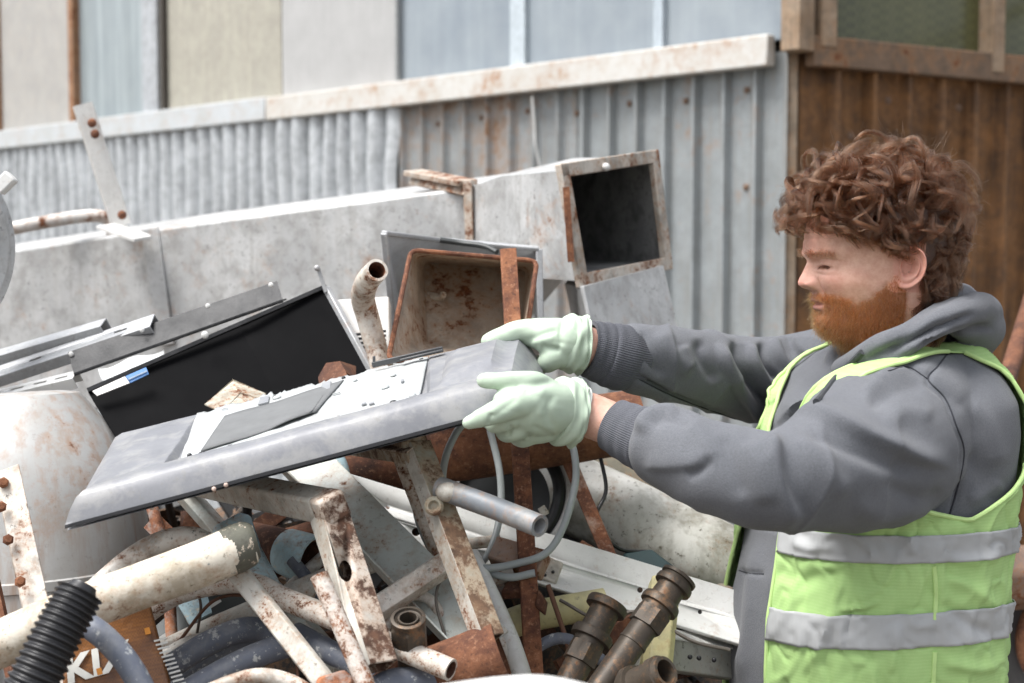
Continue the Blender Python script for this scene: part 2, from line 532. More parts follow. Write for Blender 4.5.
M_grey = metal_mat('light_grey_board', (0.385, 0.385, 0.38), (0.345, 0.345, 0.34), dirt=0.15, dcol=(0.4, 0.4, 0.4), rough=0.7, streak=0.2, scol=(0.5, 0.5, 0.5))
M_post = metal_mat('rust_brown_post', (0.30, 0.17, 0.10), (0.22, 0.12, 0.07), rust=0.4, rs=8, rough=0.8)
M_gpost = metal_mat('grey_window_post', (0.42, 0.44, 0.46), (0.34, 0.36, 0.38), dirt=0.3, rough=0.5, streak=0.3)
ZT = 4.3
def panel(fn, sf, x0, x1, o, mat, label, th=0.02):
    a, b = sorted((sf(x0, o), sf(x1, o)))
    m = MB()
    n = fn(0, 1, 0) - fn(0, 0, 0)
    m.bar(fn(a, o - th / 2, (RZ1 + ZT) / 2), fn(b, o - th / 2, (RZ1 + ZT) / 2), ZT - RZ1 + 0.03, th, hint=n)
    return m.build('window_pane' if 'glass' in label else 'window_board', mat, shed, label=label)
panel(wl, s_of, -160, 76, 0.02, M_cream, 'cream board behind the window frame')
panel(wl, s_of, 76, 152, 0.01, M_teal, 'teal grey window glass')
panel(wl, s_of, 152, 284, 0.02, M_yel, 'straw coloured board in the window')
panel(wl, s_of, 285, 396, 0.026, M_grey, 'light grey board in the window')
panel(wl, s_of, 397, 517, 0.01, M_blue, 'dusty bluish window glass')
panel(wl, s_of, 518, 656, 0.012, M_blue, 'dusty bluish window glass')
panel(wl, s_of, 657, 792, 0.010, M_blue, 'dusty bluish window glass')
def post(fn, sf, px, wpx, o0, o1, mat, z0=RZ1, label=None):
    s_ = sf(px, o1)
    p = fn(s_, 0, 0)
    w = wpx / F * p.y / (0.71 if fn is wl else 0.86)
    m = MB()
    n = fn(0, 1, 0) - fn(0, 0, 0)
    m.bar(fn(s_, (o0 + o1) / 2, z0), fn(s_, (o0 + o1) / 2, ZT), w, o1 - o0, hint=n)
    return m.build('window_post', mat, shed, bevel=0.004, label=label)
post(wl, s_of, 1, 5, 0.0, 0.05, M_post, label='rust brown window post')
post(wl, s_of, 75, 7, 0.0, 0.06, M_post, label='rust brown window post')
post(wl, s_of, 153, 20, 0.0, 0.05, M_gpost, label='grey window post')
post(wl, s_of, 165, 4, 0.0, 0.055, plain('dark_gap', (0.07, 0.06, 0.05), 0.8), label='dark edge of the window post')
post(wl, s_of, 517, 15, 0.0, 0.035, plain('pale_blue_mullion', (0.47, 0.53, 0.57), 0.5), label='pale blue mullion')
post(wl, s_of, 656, 9, 0.0, 0.035, plain('pale_blue_mullion', (0.43, 0.49, 0.54), 0.5), label='pale blue mullion')
post(wl, s_of, 397, 3, 0.02, 0.045, plain('thin_edge', (0.3, 0.31, 0.31), 0.5))
M_cw = metal_mat('bare_wood_post', (0.36, 0.27, 0.19), (0.27, 0.18, 0.11), rust=0.15, rs=6, dirt=0.4, rough=0.8, streak=0.4)
M_cw2 = metal_mat('grey_brown_post', (0.25, 0.17, 0.11), (0.17, 0.11, 0.07), rust=0.2, rs=6, dirt=0.4, rough=0.8, streak=0.4)
post(wl, s_of, 787, 16, 0.0, 0.10, M_cw, z0=RZ0 + 0.045, label='bare wooden corner post')
post(wr, sr_of, 801, 16, 0.0, 0.085, M_cw2, z0=RZ0 + 0.05, label='brown corner post')
post(wr, sr_of, 826, 17, 0.0, 0.09, M_cw, z0=RZ0 + 0.07, label='bare wooden window post')
post(wr, sr_of, 994, 14, 0.0, 0.09, M_cw, z0=RZ0 + 0.03, label='bare wooden window post')
panel(wr, sr_of, 803, 993, 0.01, M_olive, 'olive wired window glass')
panel(wr, sr_of, 994, 1500, 0.012, M_olive, 'olive wired window glass')
# head rail and roof edge far above the picture, so that the wall ends properly
railbox(wl, -0.05, 9.5, ZT, ZT + 0.12, -0.02, 0.09, M_gpost, 'head_rail')
railbox(wr, 0.03, 4.5, ZT, ZT + 0.12, -0.02, 0.085, M_cw2, 'head_rail')
# shed interior block so the building has depth
m = MB()
Pa, Pb, Pc = wl(9.4, -0.06, 0), wl(0.06, -0.06, 0), wr(4.4, -0.06, 0)
Pd = Pa + (Pc - Pb)
m.plate([Vector((p.x, p.y, ZT + 0.3)) for p in (Pa, Pb, Pc, Pd)], 0.18, nrm=(0, 0, 1))
m.build('roof', M_gpost, shed)
m = MB(); m.plate([wl(0.06, -0.06, 0), wl(9.4, -0.06, 0), wl(9.4, -0.06, ZT), wl(0.06, -0.06, ZT)], 0.05, nrm=(NLn[0], NLn[1], 0))
m.plate([wr(0.06, -0.06, 0), wr(4.4, -0.06, 0), wr(4.4, -0.06, ZT), wr(0.06, -0.06, ZT)], 0.05, nrm=(NRn[0], NRn[1], 0))
m.build('inner_wall', plain('dark_lining', (0.05, 0.045, 0.04), 0.9), shed)
# ================================================================== the scrap heap
def PW(pts):
    return [W(*p) for p in pts]
def px2m(r, d): return r * d / F
def tube_thing(name, label, cat, pts, rpx, mat, hollow=0.003, k=8, n=22, wob=0.0, group=None, mat_in=None, smoothpath=True, parent=None, flat=1.0):
    """pts (x, y, depth); rpx one radius or one per point, in picture pixels at that depth"""
    rl = rpx if hasattr(rpx, '__len__') else [rpx] * len(pts)
    ext = [tuple(W(*p)) + (px2m(r, p[2]),) for p, r in zip(pts, rl)]
    if smoothpath: q = crom(ext, k)
    else: q = [np.array(e) for e in ext]
    m = MB()
    m.tube([Vector(p[:3]) for p in q], [p[3] for p in q], n=n, hollow=hollow, wob=wob, mi_in=1 if mat_in else None, flat=flat)
    return m.build(name, [mat] + ([mat_in] if mat_in else []), parent, label if parent is None else None, cat if parent is None else None, group, smooth=45)

# ---- materials
M_cream_pipe = metal_mat('chalky_cream_paint', (0.66, 0.62, 0.53), (0.58, 0.53, 0.44), rust=0.22, rs=14, dirt=0.75, dcol=(0.30, 0.24, 0.16), rough=0.6, bump=0.5, chip=.12, chipc=(0.24, 0.25, 0.24))
M_white_rust = metal_mat('white_paint_rust_specks', (0.70, 0.68, 0.64), (0.62, 0.58, 0.53), rust=0.30, rs=60, dirt=0.3, dcol=(0.4, 0.32, 0.25), rough=0.5)
M_white_rust2 = metal_mat('white_paint_big_rust', (0.66, 0.63, 0.58), (0.54, 0.49, 0.42), rust=0.34, rs=20, dirt=0.65, rough=0.5)
M_offwhite = metal_mat('dirty_off_white_paint', (0.56, 0.545, 0.50), (0.44, 0.42, 0.37), rust=0.26, rs=34, dirt=0.7, dcol=(0.24, 0.21, 0.17), rough=0.5)
M_slate = metal_mat('slate_blue_paint', (0.115, 0.13, 0.165), (0.085, 0.095, 0.125), chip=0.32, chipc=(0.38, 0.39, 0.385), dirt=0.5, dcol=(0.24, 0.245, 0.25), rough=0.55)
M_galv = metal_mat('galvanized_steel', (0.44, 0.45, 0.46), (0.37, 0.38, 0.39), rust=0.05, rs=12, dirt=0.4, dcol=(0.24, 0.235, 0.22), rough=0.5, metal=0.25, speck=0.25)
M_duct = metal_mat('pale_galvanized_duct', (0.53, 0.535, 0.53), (0.36, 0.365, 0.365), rust=0.08, rs=7, dirt=0.7, dcol=(0.25, 0.245, 0.235), rough=0.5, metal=0.15, streak=0.5, scol=(0.34, 0.33, 0.31), speck=0.16)
M_ductin = metal_mat('dark_duct_inside', (0.36, 0.36, 0.35), (0.2, 0.2, 0.2), dirt=0.6, dcol=(0.06, 0.06, 0.06), rough=0.7, speck=0.4)  # inner faces coloured darker than the outside, with dark mottling
M_flange = metal_mat('rusty_flange', (0.55, 0.52, 0.47), (0.42, 0.38, 0.33), rust=0.40, rs=12, dirt=0.5, rough=0.7, streak=0.3)
M_aluw = metal_mat('greenish_white_paint', (0.52, 0.55, 0.52), (0.42, 0.45, 0.42), rust=0.22, rs=14, dirt=0.6, dcol=(0.30, 0.26, 0.20), rough=0.45)
M_white = metal_mat('white_enamel', (0.68, 0.68, 0.66), (0.60, 0.60, 0.58), rust=0.10, rs=20, dirt=0.35, dcol=(0.36, 0.34, 0.31), rough=0.4)
M_rust = rust_mat('heavy_rust', 0.9)
M_rustb = rust_mat('bright_rust', 1.15, sc=1.6)
M_rustd = rust_mat('dark_rust', 0.7)
M_rustp = rust_mat('rust_with_pale_patches', 1.7, patch=(0.30, 0.285, 0.265), pamt=0.35)
M_black = metal_mat('black_enamel', (0.004, 0.004, 0.0045), (0.006, 0.006, 0.0065), dirt=0.0, rough=0.45, bump=0.02, spec=0.02)
M_blackp = metal_mat('black_speckled_paint', (0.022, 0.023, 0.025), (0.04, 0.04, 0.042), dirt=0.25, dcol=(0.12, 0.12, 0.12), rough=0.5, speck=0.4, spec=0.25)
M_blackpl = plain('black_plastic', (0.018, 0.018, 0.02), 0.38, 0, 0.2, 60, 0.15)
M_greypl = metal_mat('scuffed_grey_plastic', (0.27, 0.28, 0.295), (0.21, 0.22, 0.235), dirt=0.35, dcol=(0.36, 0.35, 0.33), rough=0.5, streak=0.0, speck=0.1, bump=0.1, ds=14)
M_brass = metal_mat('dirty_brown_fitting', (0.085, 0.068, 0.052), (0.05, 0.04, 0.03), rust=0.2, rs=30, dirt=0.5, dcol=(0.04, 0.033, 0.028), rough=0.5, metal=0.4)
M_yellow = metal_mat('faded_yellow_paint', (0.56, 0.52, 0.27), (0.48, 0.43, 0.22), dirt=0.45, dcol=(0.22, 0.20, 0.15), rough=0.5, rust=0.06)
M_lblue = metal_mat('light_blue_paint', (0.36, 0.52, 0.60), (0.42, 0.56, 0.60), rust=0.2, rs=25, dirt=0.4, rough=0.5, chip=0.3, chipc=(0.58, 0.55, 0.45))
M_greyc = plain('grey_green_cable_sheath', (0.33, 0.36, 0.36), 0.4, 0, 0.2, 12)
M_dgreen = plain('dark_grey_green_plastic', (0.06, 0.068, 0.068), 0.5, 0, 0.3, 10)
M_debris = metal_mat('grimy_shaded_debris', (0.035, 0.03, 0.026), (0.018, 0.016, 0.015), dirt=.5, rust=.3, rs=20, rcol=[(0.3, (0.02, 0.011, 0.008)), (0.5, (0.05, 0.024, 0.014)), (0.7, (0.09, 0.045, 0.025))], rough=.8)  # grime and rust, with the shade of the heap's gaps put into the colour

# ---- mass of small debris underneath, darkened in colour for shade in the gaps
rnd = random.Random(3)
def heap_z(x, y):
    """height of the heap's mass at x, y"""
    t = min(1, max(0, (y - 1.25) / 0.95))
    z = 0.62 + 0.50 * t * t * (3 - 2 * t)
    if y > 2.9: z -= (y - 2.9) * 0.55
    if y < 1.25: z -= (1.25 - y) * 0.9
    e = (x - (-0.05 + 0.30 * max(0, y - 1.6)))
    if e > 0: z -= e * 1.5
    if x < -2.2: z -= (-2.2 - x) * 0.8
    return max(z, -0.02)
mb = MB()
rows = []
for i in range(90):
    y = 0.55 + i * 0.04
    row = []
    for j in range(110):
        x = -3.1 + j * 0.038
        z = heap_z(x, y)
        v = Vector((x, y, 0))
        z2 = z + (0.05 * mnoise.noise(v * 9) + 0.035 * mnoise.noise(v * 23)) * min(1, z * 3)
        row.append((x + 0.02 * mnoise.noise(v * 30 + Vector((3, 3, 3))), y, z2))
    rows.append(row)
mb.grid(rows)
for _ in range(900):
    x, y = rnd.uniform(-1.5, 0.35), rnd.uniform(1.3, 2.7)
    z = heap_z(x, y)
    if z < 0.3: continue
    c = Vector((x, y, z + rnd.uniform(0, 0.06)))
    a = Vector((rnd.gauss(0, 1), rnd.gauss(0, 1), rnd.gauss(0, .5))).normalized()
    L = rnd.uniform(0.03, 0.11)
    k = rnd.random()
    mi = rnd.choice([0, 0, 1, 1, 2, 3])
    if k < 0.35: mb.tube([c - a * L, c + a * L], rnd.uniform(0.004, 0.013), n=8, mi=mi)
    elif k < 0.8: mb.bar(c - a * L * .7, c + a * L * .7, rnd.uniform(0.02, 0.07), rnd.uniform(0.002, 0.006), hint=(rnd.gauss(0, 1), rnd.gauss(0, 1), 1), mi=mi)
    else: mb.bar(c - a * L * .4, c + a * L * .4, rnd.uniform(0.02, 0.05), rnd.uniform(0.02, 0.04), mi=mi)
tag(mb.build('scrap_debris', [M_debris, rust_mat('shaded_dark_rust', .4), plain('shaded_grey', (0.05, 0.05, 0.05), 0.7), plain('shaded_black', (0.02, 0.02, 0.02), 0.6)], loc=(0, 0, 0), smooth=30), 'dark tangle of small rusty debris under the scrap', 'debris', None, 'stuff')  # near-black piece colours carry the gaps' shade

# ---- the big rectangular duct ------------------------------------------------
duct = empty('ventilation_duct', W(300, 300, 3.2), 'long pale galvanized rectangular air duct with an open mouth lying on the heap', 'duct')
dA, dB, dC = 3.55, 2.95, 2.80
# straight run: front-top edge from (-60,268) to (470,183)
def ductring(fx, fy, d, hw, hh, back, drop=None):
    tl = W(fx, fy, d)
    down = Vector((0.0, 0.03, -1)).normalized() * hh
    bk = Vector(back) * hw
    return [tl, tl + bk, tl + bk + down, tl + down]
bk = Vector((0.22, 0.93, 0.125)).normalized()
m = MB()
r0 = ductring(-90, 266, 3.72, 0.40, 0.42, bk); r1 = ductring(148, 230, 3.38, 0.40, 0.42, bk)
r2 = ductring(470, 187, 3.0, 0.38, 0.40, bk)
m.grid([r0, r1], closed_u=True, flip=True); m.grid([r1, r2], closed_u=True, flip=True)
m.add(r0, [(0, 1, 2, 3)])
m.build('duct_run', M_duct, duct, smooth=20, bevel=0.006)
# seam strip
m = MB(); m.bar(W(150, 228.5, 3.372), W(166, 345, 3.372), 0.045, 0.006, hint=(-.3, -1, 0)); m.build('seam_strip', M_duct, duct, bevel=0.002)
for q in (r0[3], r0[2]):
    qq = q + (r1[3] - r0[3]).normalized() * .08
    m = MB(); m.bar(Vector((qq.x, qq.y, qq.z + .03)), Vector((qq.x, qq.y, 0)), .05, .05); m.build('support_leg', M_rustd, duct, bevel=.003)
# cross flange on the joint
m = MB()
m.bar(W(399, 176, 3.06) + bk * .1, W(468, 183, 2.985), 0.05, 0.012, hint=(0, -.2, 1)); m.bar(W(399, 182, 3.05) + bk * .1, W(468, 190, 2.975), 0.03, 0.01, hint=(0, -1, .2))
m.bar(W(468, 180, 2.98), W(471, 262, 2.985), 0.018, 0.02, hint=(-.2, -1, 0))
m.build('flange', M_flange, duct, bevel=0.002)
# reducer + mouth
o = dict(tl=W(560, 171, 2.62), tr=W(651, 157, 2.86), br=W(664, 264, 2.88), bl=W(579, 281, 2.64))
axis = (o['tr'] - o['tl']).cross(o['bl'] - o['tl']).normalized()
if axis.y > 0: axis = -axis
m = MB()
mouth = [o['tl'], o['tr'], o['br'], o['bl']]
k1 = [W(502, 176, 2.86), W(575, 158, 3.22), W(578, 262, 3.22), W(505, 276, 2.86)]
kk = [W(470, 187, 3.0), r2[1], r2[2], W(470, 300, 3.0)]
m.grid([kk, k1, mouth], closed_u=True, flip=True)
inn = [p + (sum(mouth, Vector()) / 4 - p) * 0.03 for p in mouth]
ik = [p + (sum(k1, Vector()) / 4 - p) * 0.06 for p in k1]
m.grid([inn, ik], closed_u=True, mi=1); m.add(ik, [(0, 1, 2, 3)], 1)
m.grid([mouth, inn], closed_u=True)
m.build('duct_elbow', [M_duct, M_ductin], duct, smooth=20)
m = MB()
for a, b in ((0, 1), (1, 2), (2, 3), (3, 0)):
    A, B = mouth[a], mouth[b]
    dv = (B - A).normalized()
    ce = sum(mouth, Vector()) / 4
    m.bar(A - dv * .012 + axis * .006, B + dv * .012 + axis * .006, 0.026, 0.014, hint=axis)
m.build('flange', M_flange, duct, bevel=0.002, label='rusty flange round the open mouth')
m = MB(); q = W(567, 190, 2.60); m.bar(W(566, 187, 2.60), W(571, 262, 2.61), 0.012, 0.012); m.build('hanging_strip', M_rustb, duct)
m = MB(); m.sphere(W(606, 167, 2.70), 0.008); m.build('bolt', M_white, duct)
# a sheet duct piece below the mouth
m = MB(); A = [W(582, 287, 2.58), W(662, 266, 2.82), W(679, 340, 2.80), W(600, 372, 2.56)]
m.plate(A, 0.004); m.plate([A[0], A[3], A[3] + Vector((-0.02, .3, 0)), A[0] + Vector((-.02, .3, 0))], 0.004)
m.plate([A[1], A[2], A[2] + Vector((-0.15, .25, 0)), A[1] + Vector((-.15, .25, 0))], 0.004)
m.plate([A[0], A[1], A[1] + Vector((-.15, .25, 0)), A[0] + Vector((-.02, .3, 0))], 0.004)
m.build('duct_offcut', M_duct, None, 'short galvanized duct offcut under the open duct mouth', 'duct offcut', bevel=0.002)

# ---- things lying on the duct
po = empty('slotted_post', W(120, 225, 3.3), 'flat white slotted post with rusty bolts, standing on the duct', 'post')
m = MB(); m.prism(W(82, 104, 3.32), W(121, 226, 3.36), [(-0.024, 0), (0.018, 0), (0.026, -0.012), (0.026, -0.03), (0.022, -0.03), (0.020, -0.010), (-0.024, -0.006)]); m.build('upright', M_white, po)
m = MB(); m.plate([W(96, 226, 3.30), W(120, 222, 3.38), W(152, 236, 3.34), W(134, 239, 3.26)], 0.006, nrm=(0, 0, 1)); m.build('base_plate', M_white, po)
for x, y in ((92, 123), (95, 134), (122, 215)):
    m = MB(); m.sphere(W(x, y, 3.31), 0.011, sq=(1, .6, 1)); m.build('bolt', M_rustb, po)
tube_thing('bent_handrail', 'white bent handrail with rusty underside, behind the slotted post', 'handrail', [(-30, 238, 3.4), (20, 227, 3.42), (70, 218, 3.45), (98, 216, 3.46), (110, 222, 3.47), (114, 240, 3.48)], 6.5, metal_mat('white_rail_paint', (0.66, 0.65, 0.63), (0.6, 0.57, 0.52), rust=0.3, rs=9, rough=0.5), k=8)
# big galvanized disc at the left edge
m = MB()
cc = W(-84, 243, 2.15); ax = Vector((0.75, -0.66, 0.05)).normalized()
m.lathe(cc - ax * 0.09, cc + ax, [(0, 0.150), (0.004, 0.160), (0.07, 0.160), (0.072, 0.166), (0.085, 0.166), (0.088, 0.157), (0.094, 0.150), (0.090, 0.10), (0.088, 0.004)], n=64)
dk = m.build('galvanized_drum', M_duct, None, 'round galvanized drum lid cut off by the picture\'s edge above the white tank', 'drum', bevel=0.001)
m = MB(); m.tube([cc + Vector((0, .04, -.14)), Vector((cc.x, cc.y + .04, .75))], .02, 16); m.build('stand', M_rustd, dk)
m = MB(); m.bar(W(0, 178, 2.08), W(10, 188, 2.08), 0.03, 0.02); m.build('clamp', M_white, dk, bevel=0.003)

# ---- white tank lower left
m = MB()
m.lathe(W(28, 392, 2.13), W(46, 760, 2.13), [(0, 0.05), (0.004, 0.075), (0.02, 0.088), (0.06, 0.118), (0.11, 0.146), (0.17, 0.162), (0.26, 0.170), (0.262, 0.173), (0.275, 0.173), (0.277, 0.170), (0.60, 0.172), (0.62, 0.15)], n=72)
M_tank = metal_mat('dull_white_enamel', (0.42, 0.42, 0.41), (0.35, 0.35, 0.34), rust=0.14, rs=9, dirt=0.35, dcol=(0.33, 0.30, 0.26), rough=0.45, streak=0.7, scol=(0.28, 0.17, 0.105), bump=0.1)
m.build('water_tank', M_tank, None, 'big dull white enamel tank with rust streaks, at the heap\'s left end', 'tank', smooth=30)
hs_ = empty('hinge_strip', W(24, 600, 1.74), 'white angle strip with rusty bolts in front of the white tank', 'metal strip')
m = MB(); m.prism(W(2, 470, 1.80), W(38, 640, 1.70), [(-0.022, 0), (0.010, 0), (0.013, -0.004), (0.013, -0.03), (0.010, -0.03), (0.009, -0.004), (-0.022, -0.003)]); m.build('strip', M_white_rust2, hs_, bevel=0.001)
for x, y, d in ((3, 483, 1.79), (1, 507, 1.77), (20, 582, 1.72), (8, 540, 1.75)):
    m = MB(); m.lathe(W(x, y, d), W(x + 1, y - 2, d - .02), [(0, .007), (.006, .007), (.007, .004), (.012, .004)], n=12, hexat=(0, 1)); m.build('bolt', M_rustb, hs_)
m = MB(); m.bar(W(-12, 560, 1.76), W(14, 680, 1.70), 0.015, 0.01); m.build('rusty_rod', M_rust, None, 'thin rusty rod at the foot of the white angle strip', 'rod')

# ---- rails and black sheets on the tank
def rail_thing(name, label, A, B, wpx, mat, roll=0.5, slots=(), lip=0.012, cat='rail', hgt=0.02):
    w = px2m(wpx, (A[2] + B[2]) / 2)
    m = MB()
    t = 0.0025
    m.prism(W(*A), W(*B), [(-w / 2, 0), (-w / 2, -hgt), (-w / 2 + t, -hgt), (-w / 2 + t, -t), (w / 2 - t, -t), (w / 2 - t, -hgt), (w / 2, -hgt), (w / 2, 0)], hint=(0, -.5, 1), roll=roll)
    ob = m.build(name, mat, None, label, cat, 'metal rails on the white tank', smooth=20, bevel=0.0008)
    if slots:
        c = MB()
        for t_ in slots:
            p = W(*A).lerp(W(*B), t_); dv = (W(*B) - W(*A)).normalized()
            _, nn, sd = frame_of(dv, (0, -.5, 1)); q = Matrix.Rotation(roll, 3, dv); nn, sd = q @ nn, q @ sd
            c.prism(p - nn * .01, p + nn * .01, [(-.012, -.003), (.012, -.003), (.012, .003), (-.012, .003)], hint=sd)
        cut(ob, c)
    return ob
rail_thing('metal_rail', 'narrow pale rail, the uppermost of the three on the white tank', (-40, 364, 2.40), (103, 322, 2.32), 17, M_galv, 0.0)
rail_thing('metal_rail', 'wide grey rail, the middle one of the three on the white tank', (-40, 384, 2.36), (152, 320, 2.28), 22, M_galv, 0.1, (0.16, 0.40, .84))
rail_thing('metal_rail', 'pale slotted rail, the lowest of the three on the white tank', (-40, 402, 2.30), (75, 374, 2.25), 16, M_white, 0.0, (0.3, 0.5, 0.7, 0.88))
bs = empty('black_strip', W(175, 330, 2.26), 'black speckled strip with white rivets above the big black sheet', 'metal strip')
pp = [W(68, 352, 2.27), W(277, 281, 2.31), W(283, 301, 2.28), W(74, 375, 2.24)]
m = MB(); m.plate(pp, 0.003); m.plate([pp[3], pp[2], pp[2] + Vector((0, .04, 0)), pp[3] + Vector((0, .04, 0))], 0.003); m.build('strip', M_blackp, bs)
for x, y in ((71, 354), (142, 330), (208, 306), (271, 285)):
    m = MB(); m.sphere(W(x, y, 2.262), 0.0042, sq=(1, .5, 1)); m.build('rivet', M_white, bs)
sh = empty('black_sheet', W(240, 420, 2.2), 'large glossy black folded sheet leaning behind the held panel', 'metal sheet')
a1, a2, a3, a4 = W(88, 392, 2.16), W(326, 288, 2.30), W(372, 372, 2.22), W(140, 478, 2.06)
mid1, mid2 = a1.lerp(a2, .615) + Vector((0, .012, 0)), a4.lerp(a3, .60) + Vector((0, .012, 0))
m = MB(); m.plate([a1, mid1, mid2, a4], 0.003); m.plate([mid1, a2, a3, mid2], 0.003); 
m.build('sheet', M_black, sh, bevel=0.001)
m = MB(); m.bar(a1 + Vector((0, -.002, .003)), a2 + Vector((0, -.002, .003)), 0.006, 0.008); m.build('top_lip', M_blackp, sh)
m = MB(); m.bar(a2, a3, 0.010, 0.012, hint=(1, -1, .3)); m.build('edge_lip', M_galv, sh, bevel=0.002)
m = MB(); m.bar(W(318, 268, 2.29), W(326, 292, 2.29), 0.006, 0.004); m.sphere(W(317, 268, 2.285), .005); m.build('clip', M_galv, sh)
m = MB(); lb = [W(92, 391, 2.135), W(125, 376, 2.150), W(130, 383, 2.145), W(97, 396, 2.13)]; m.plate(lb, 0.002); m.build('name_plate', plain('brushed_label', (0.42, 0.41, 0.40), 0.35, 0.3), sh, bevel=0.0006)
m = MB(); lb = [W(125.3, 376, 2.150), W(146, 367, 2.160), W(149, 374, 2.155), W(130.3, 383, 2.145)]; m.plate(lb, 0.002); m.build('blue_label', plain('blue_label', (0.08, 0.22, 0.50), 0.4), sh, bevel=0.0006)
m = MB(); m.bar(W(128.5, 379.3, 2.146), W(147, 371, 2.155), 0.0022, 0.002); m.build('label_stripe', plain('pale_stripe', (0.5, 0.6, 0.72), 0.4), sh)
m = MB(); m.sphere(W(205, 335, 2.2), .006, sq=(1, .5, 1)); m.build('screw', M_white, sh)
m = MB(); rows = []
for i in range(14):
    t = i / 13
    rows.append([W(98 + 66 * t, 369 - 20 * t + 2.0 * math.sin(t * 9), 2.24 + .02 * t), W(102 + 62 * t, 381 - 24 * t + 1.5 * math.sin(t * 7 + 1), 2.22 + .02 * t), W(103 + 60 * t, 386 - 24 * t, 2.25 + .02 * t)])
m.grid(rows); m.build('white_sheet', plain('white_plastic_film', (0.66, 0.68, 0.68), 0.4), None, 'crumpled white plastic film tucked under the black strip', 'plastic sheet', solid=0.002)

# ---- bins
bo = empty('galvanized_bin', W(465, 370, 2.4), 'grey galvanized sheet bin holding the rusty bin', 'bin')
ot = [W(383, 232, 2.36), W(478, 247, 2.62), W(541, 250, 2.50), W(430, 262, 2.24)]
# rim: left, back, right corner, front hidden by rusty bin
rim = [W(384, 233, 2.40), W(440, 240, 2.62), W(539, 249, 2.60), W(541, 340, 2.60), W(396, 345, 2.50)]
bm_ = [W(400, 300, 2.75), W(440, 280, 2.80), W(535, 290, 2.80), W(538, 360, 2.80), W(405, 370, 2.75)]
m = MB(); m.grid([rim, bm_], closed_u=True); m.build('shell', M_galv, bo, smooth=20, solid=0.004)
m = MB()
for a, b in ((0, 1), (1, 2), (2, 3), (4, 0)): m.bar(rim[a], rim[b], 0.012, 0.008, hint=(0, -.3, 1))
m.build('rim', M_galv, bo, bevel=0.002)
m = MB(); q = crom(PW([(440, 240, 2.5), (462, 243, 2.5), (484, 246, 2.48), (497, 252, 2.46)]), 6); m.tube(q, 0.005, 8); m.build('seal_strip', plain('dark_seal', (0.03, 0.035, 0.035), 0.5), bo)
rb = empty('rusty_bin', W(460, 360, 2.3), 'rusty square bin tipped on its side with a red rag inside', 'bin')
def rr(pts, rad, k=5):
    out = []
    n = len(pts)
    for i in range(n):
        p, a, b = pts[i], pts[i - 1], pts[(i + 1) % n]
        u, v = (a - p), (b - p)
        r1_, r2_ = min(rad, u.length * .45), min(rad, v.length * .45)
        s, e = p + u.normalized() * r1_, p + v.normalized() * r2_
        for j in range(k + 1):
            t = j / k
            out.append(s * (1 - t) ** 2 + p * 2 * t * (1 - t) + e * t * t)
    return out
rim2 = [W(411, 250, 2.20), W(537, 261, 2.22), W(522, 368, 2.06), W(388, 360, 2.04)]
bot2 = [W(424, 262, 2.40), W(526, 270, 2.42), W(518, 352, 2.30), W(428, 346, 2.28)]
R0 = rr(rim2, .014); R1 = rr(bot2, .014)
M_bin = metal_mat('brown_grey_rusty_sheet', (0.50, 0.43, 0.35), (0.34, 0.28, 0.22), rust=.30, rs=16, dirt=.5, dcol=(0.13, 0.10, 0.075), rough=.75, bump=.4)
m = MB(); m.grid([R0, [a.lerp(b, .5) for a, b in zip(R0, R1)], R1], closed_u=True); m.fan(R1); m.build('body', M_bin, rb, smooth=50, solid=0.003)
m = MB(); m.tube([p for p in R0] + [R0[0], R0[1]], 0.0038, 8); m.build('rolled_rim', M_rustb, rb)
m = MB(); m.tube(PW([(428, 295, 2.36), (436, 297, 2.35), (443, 298, 2.34)]), [.006, .0065, .004], 10); m.sphere(W(443, 295, 2.33), .006)
m.build('broken_bolt', M_cream_pipe, None, 'pale broken bolt stuck on the rusty bin\'s back wall', 'bolt')
m = MB(); m.tube(PW([(450, 332, 2.38), (460, 331, 2.37), (472, 331, 2.36)]), [.004, .006, .006], 10); m.build('broken_bolt', M_cream_pipe, None, 'pale bolt lying beside the red rag in the rusty bin', 'bolt')
m = MB(); rows = []
for i in range(9):
    rows.append([W(458 + i * 3.6, 342 - 6 * math.sin(i / 8 * 3) + 3 * math.sin(j * 1.9 + i) - j * 1.2, 2.36 + j * .012) for j in range(6)])
m.grid(rows); m.build('red_rag', plain('faded_red_cloth', (0.34, 0.09, 0.09), 0.9), None, 'crumpled faded red rag inside the rusty bin', 'rag', solid=0.003, sub=1)

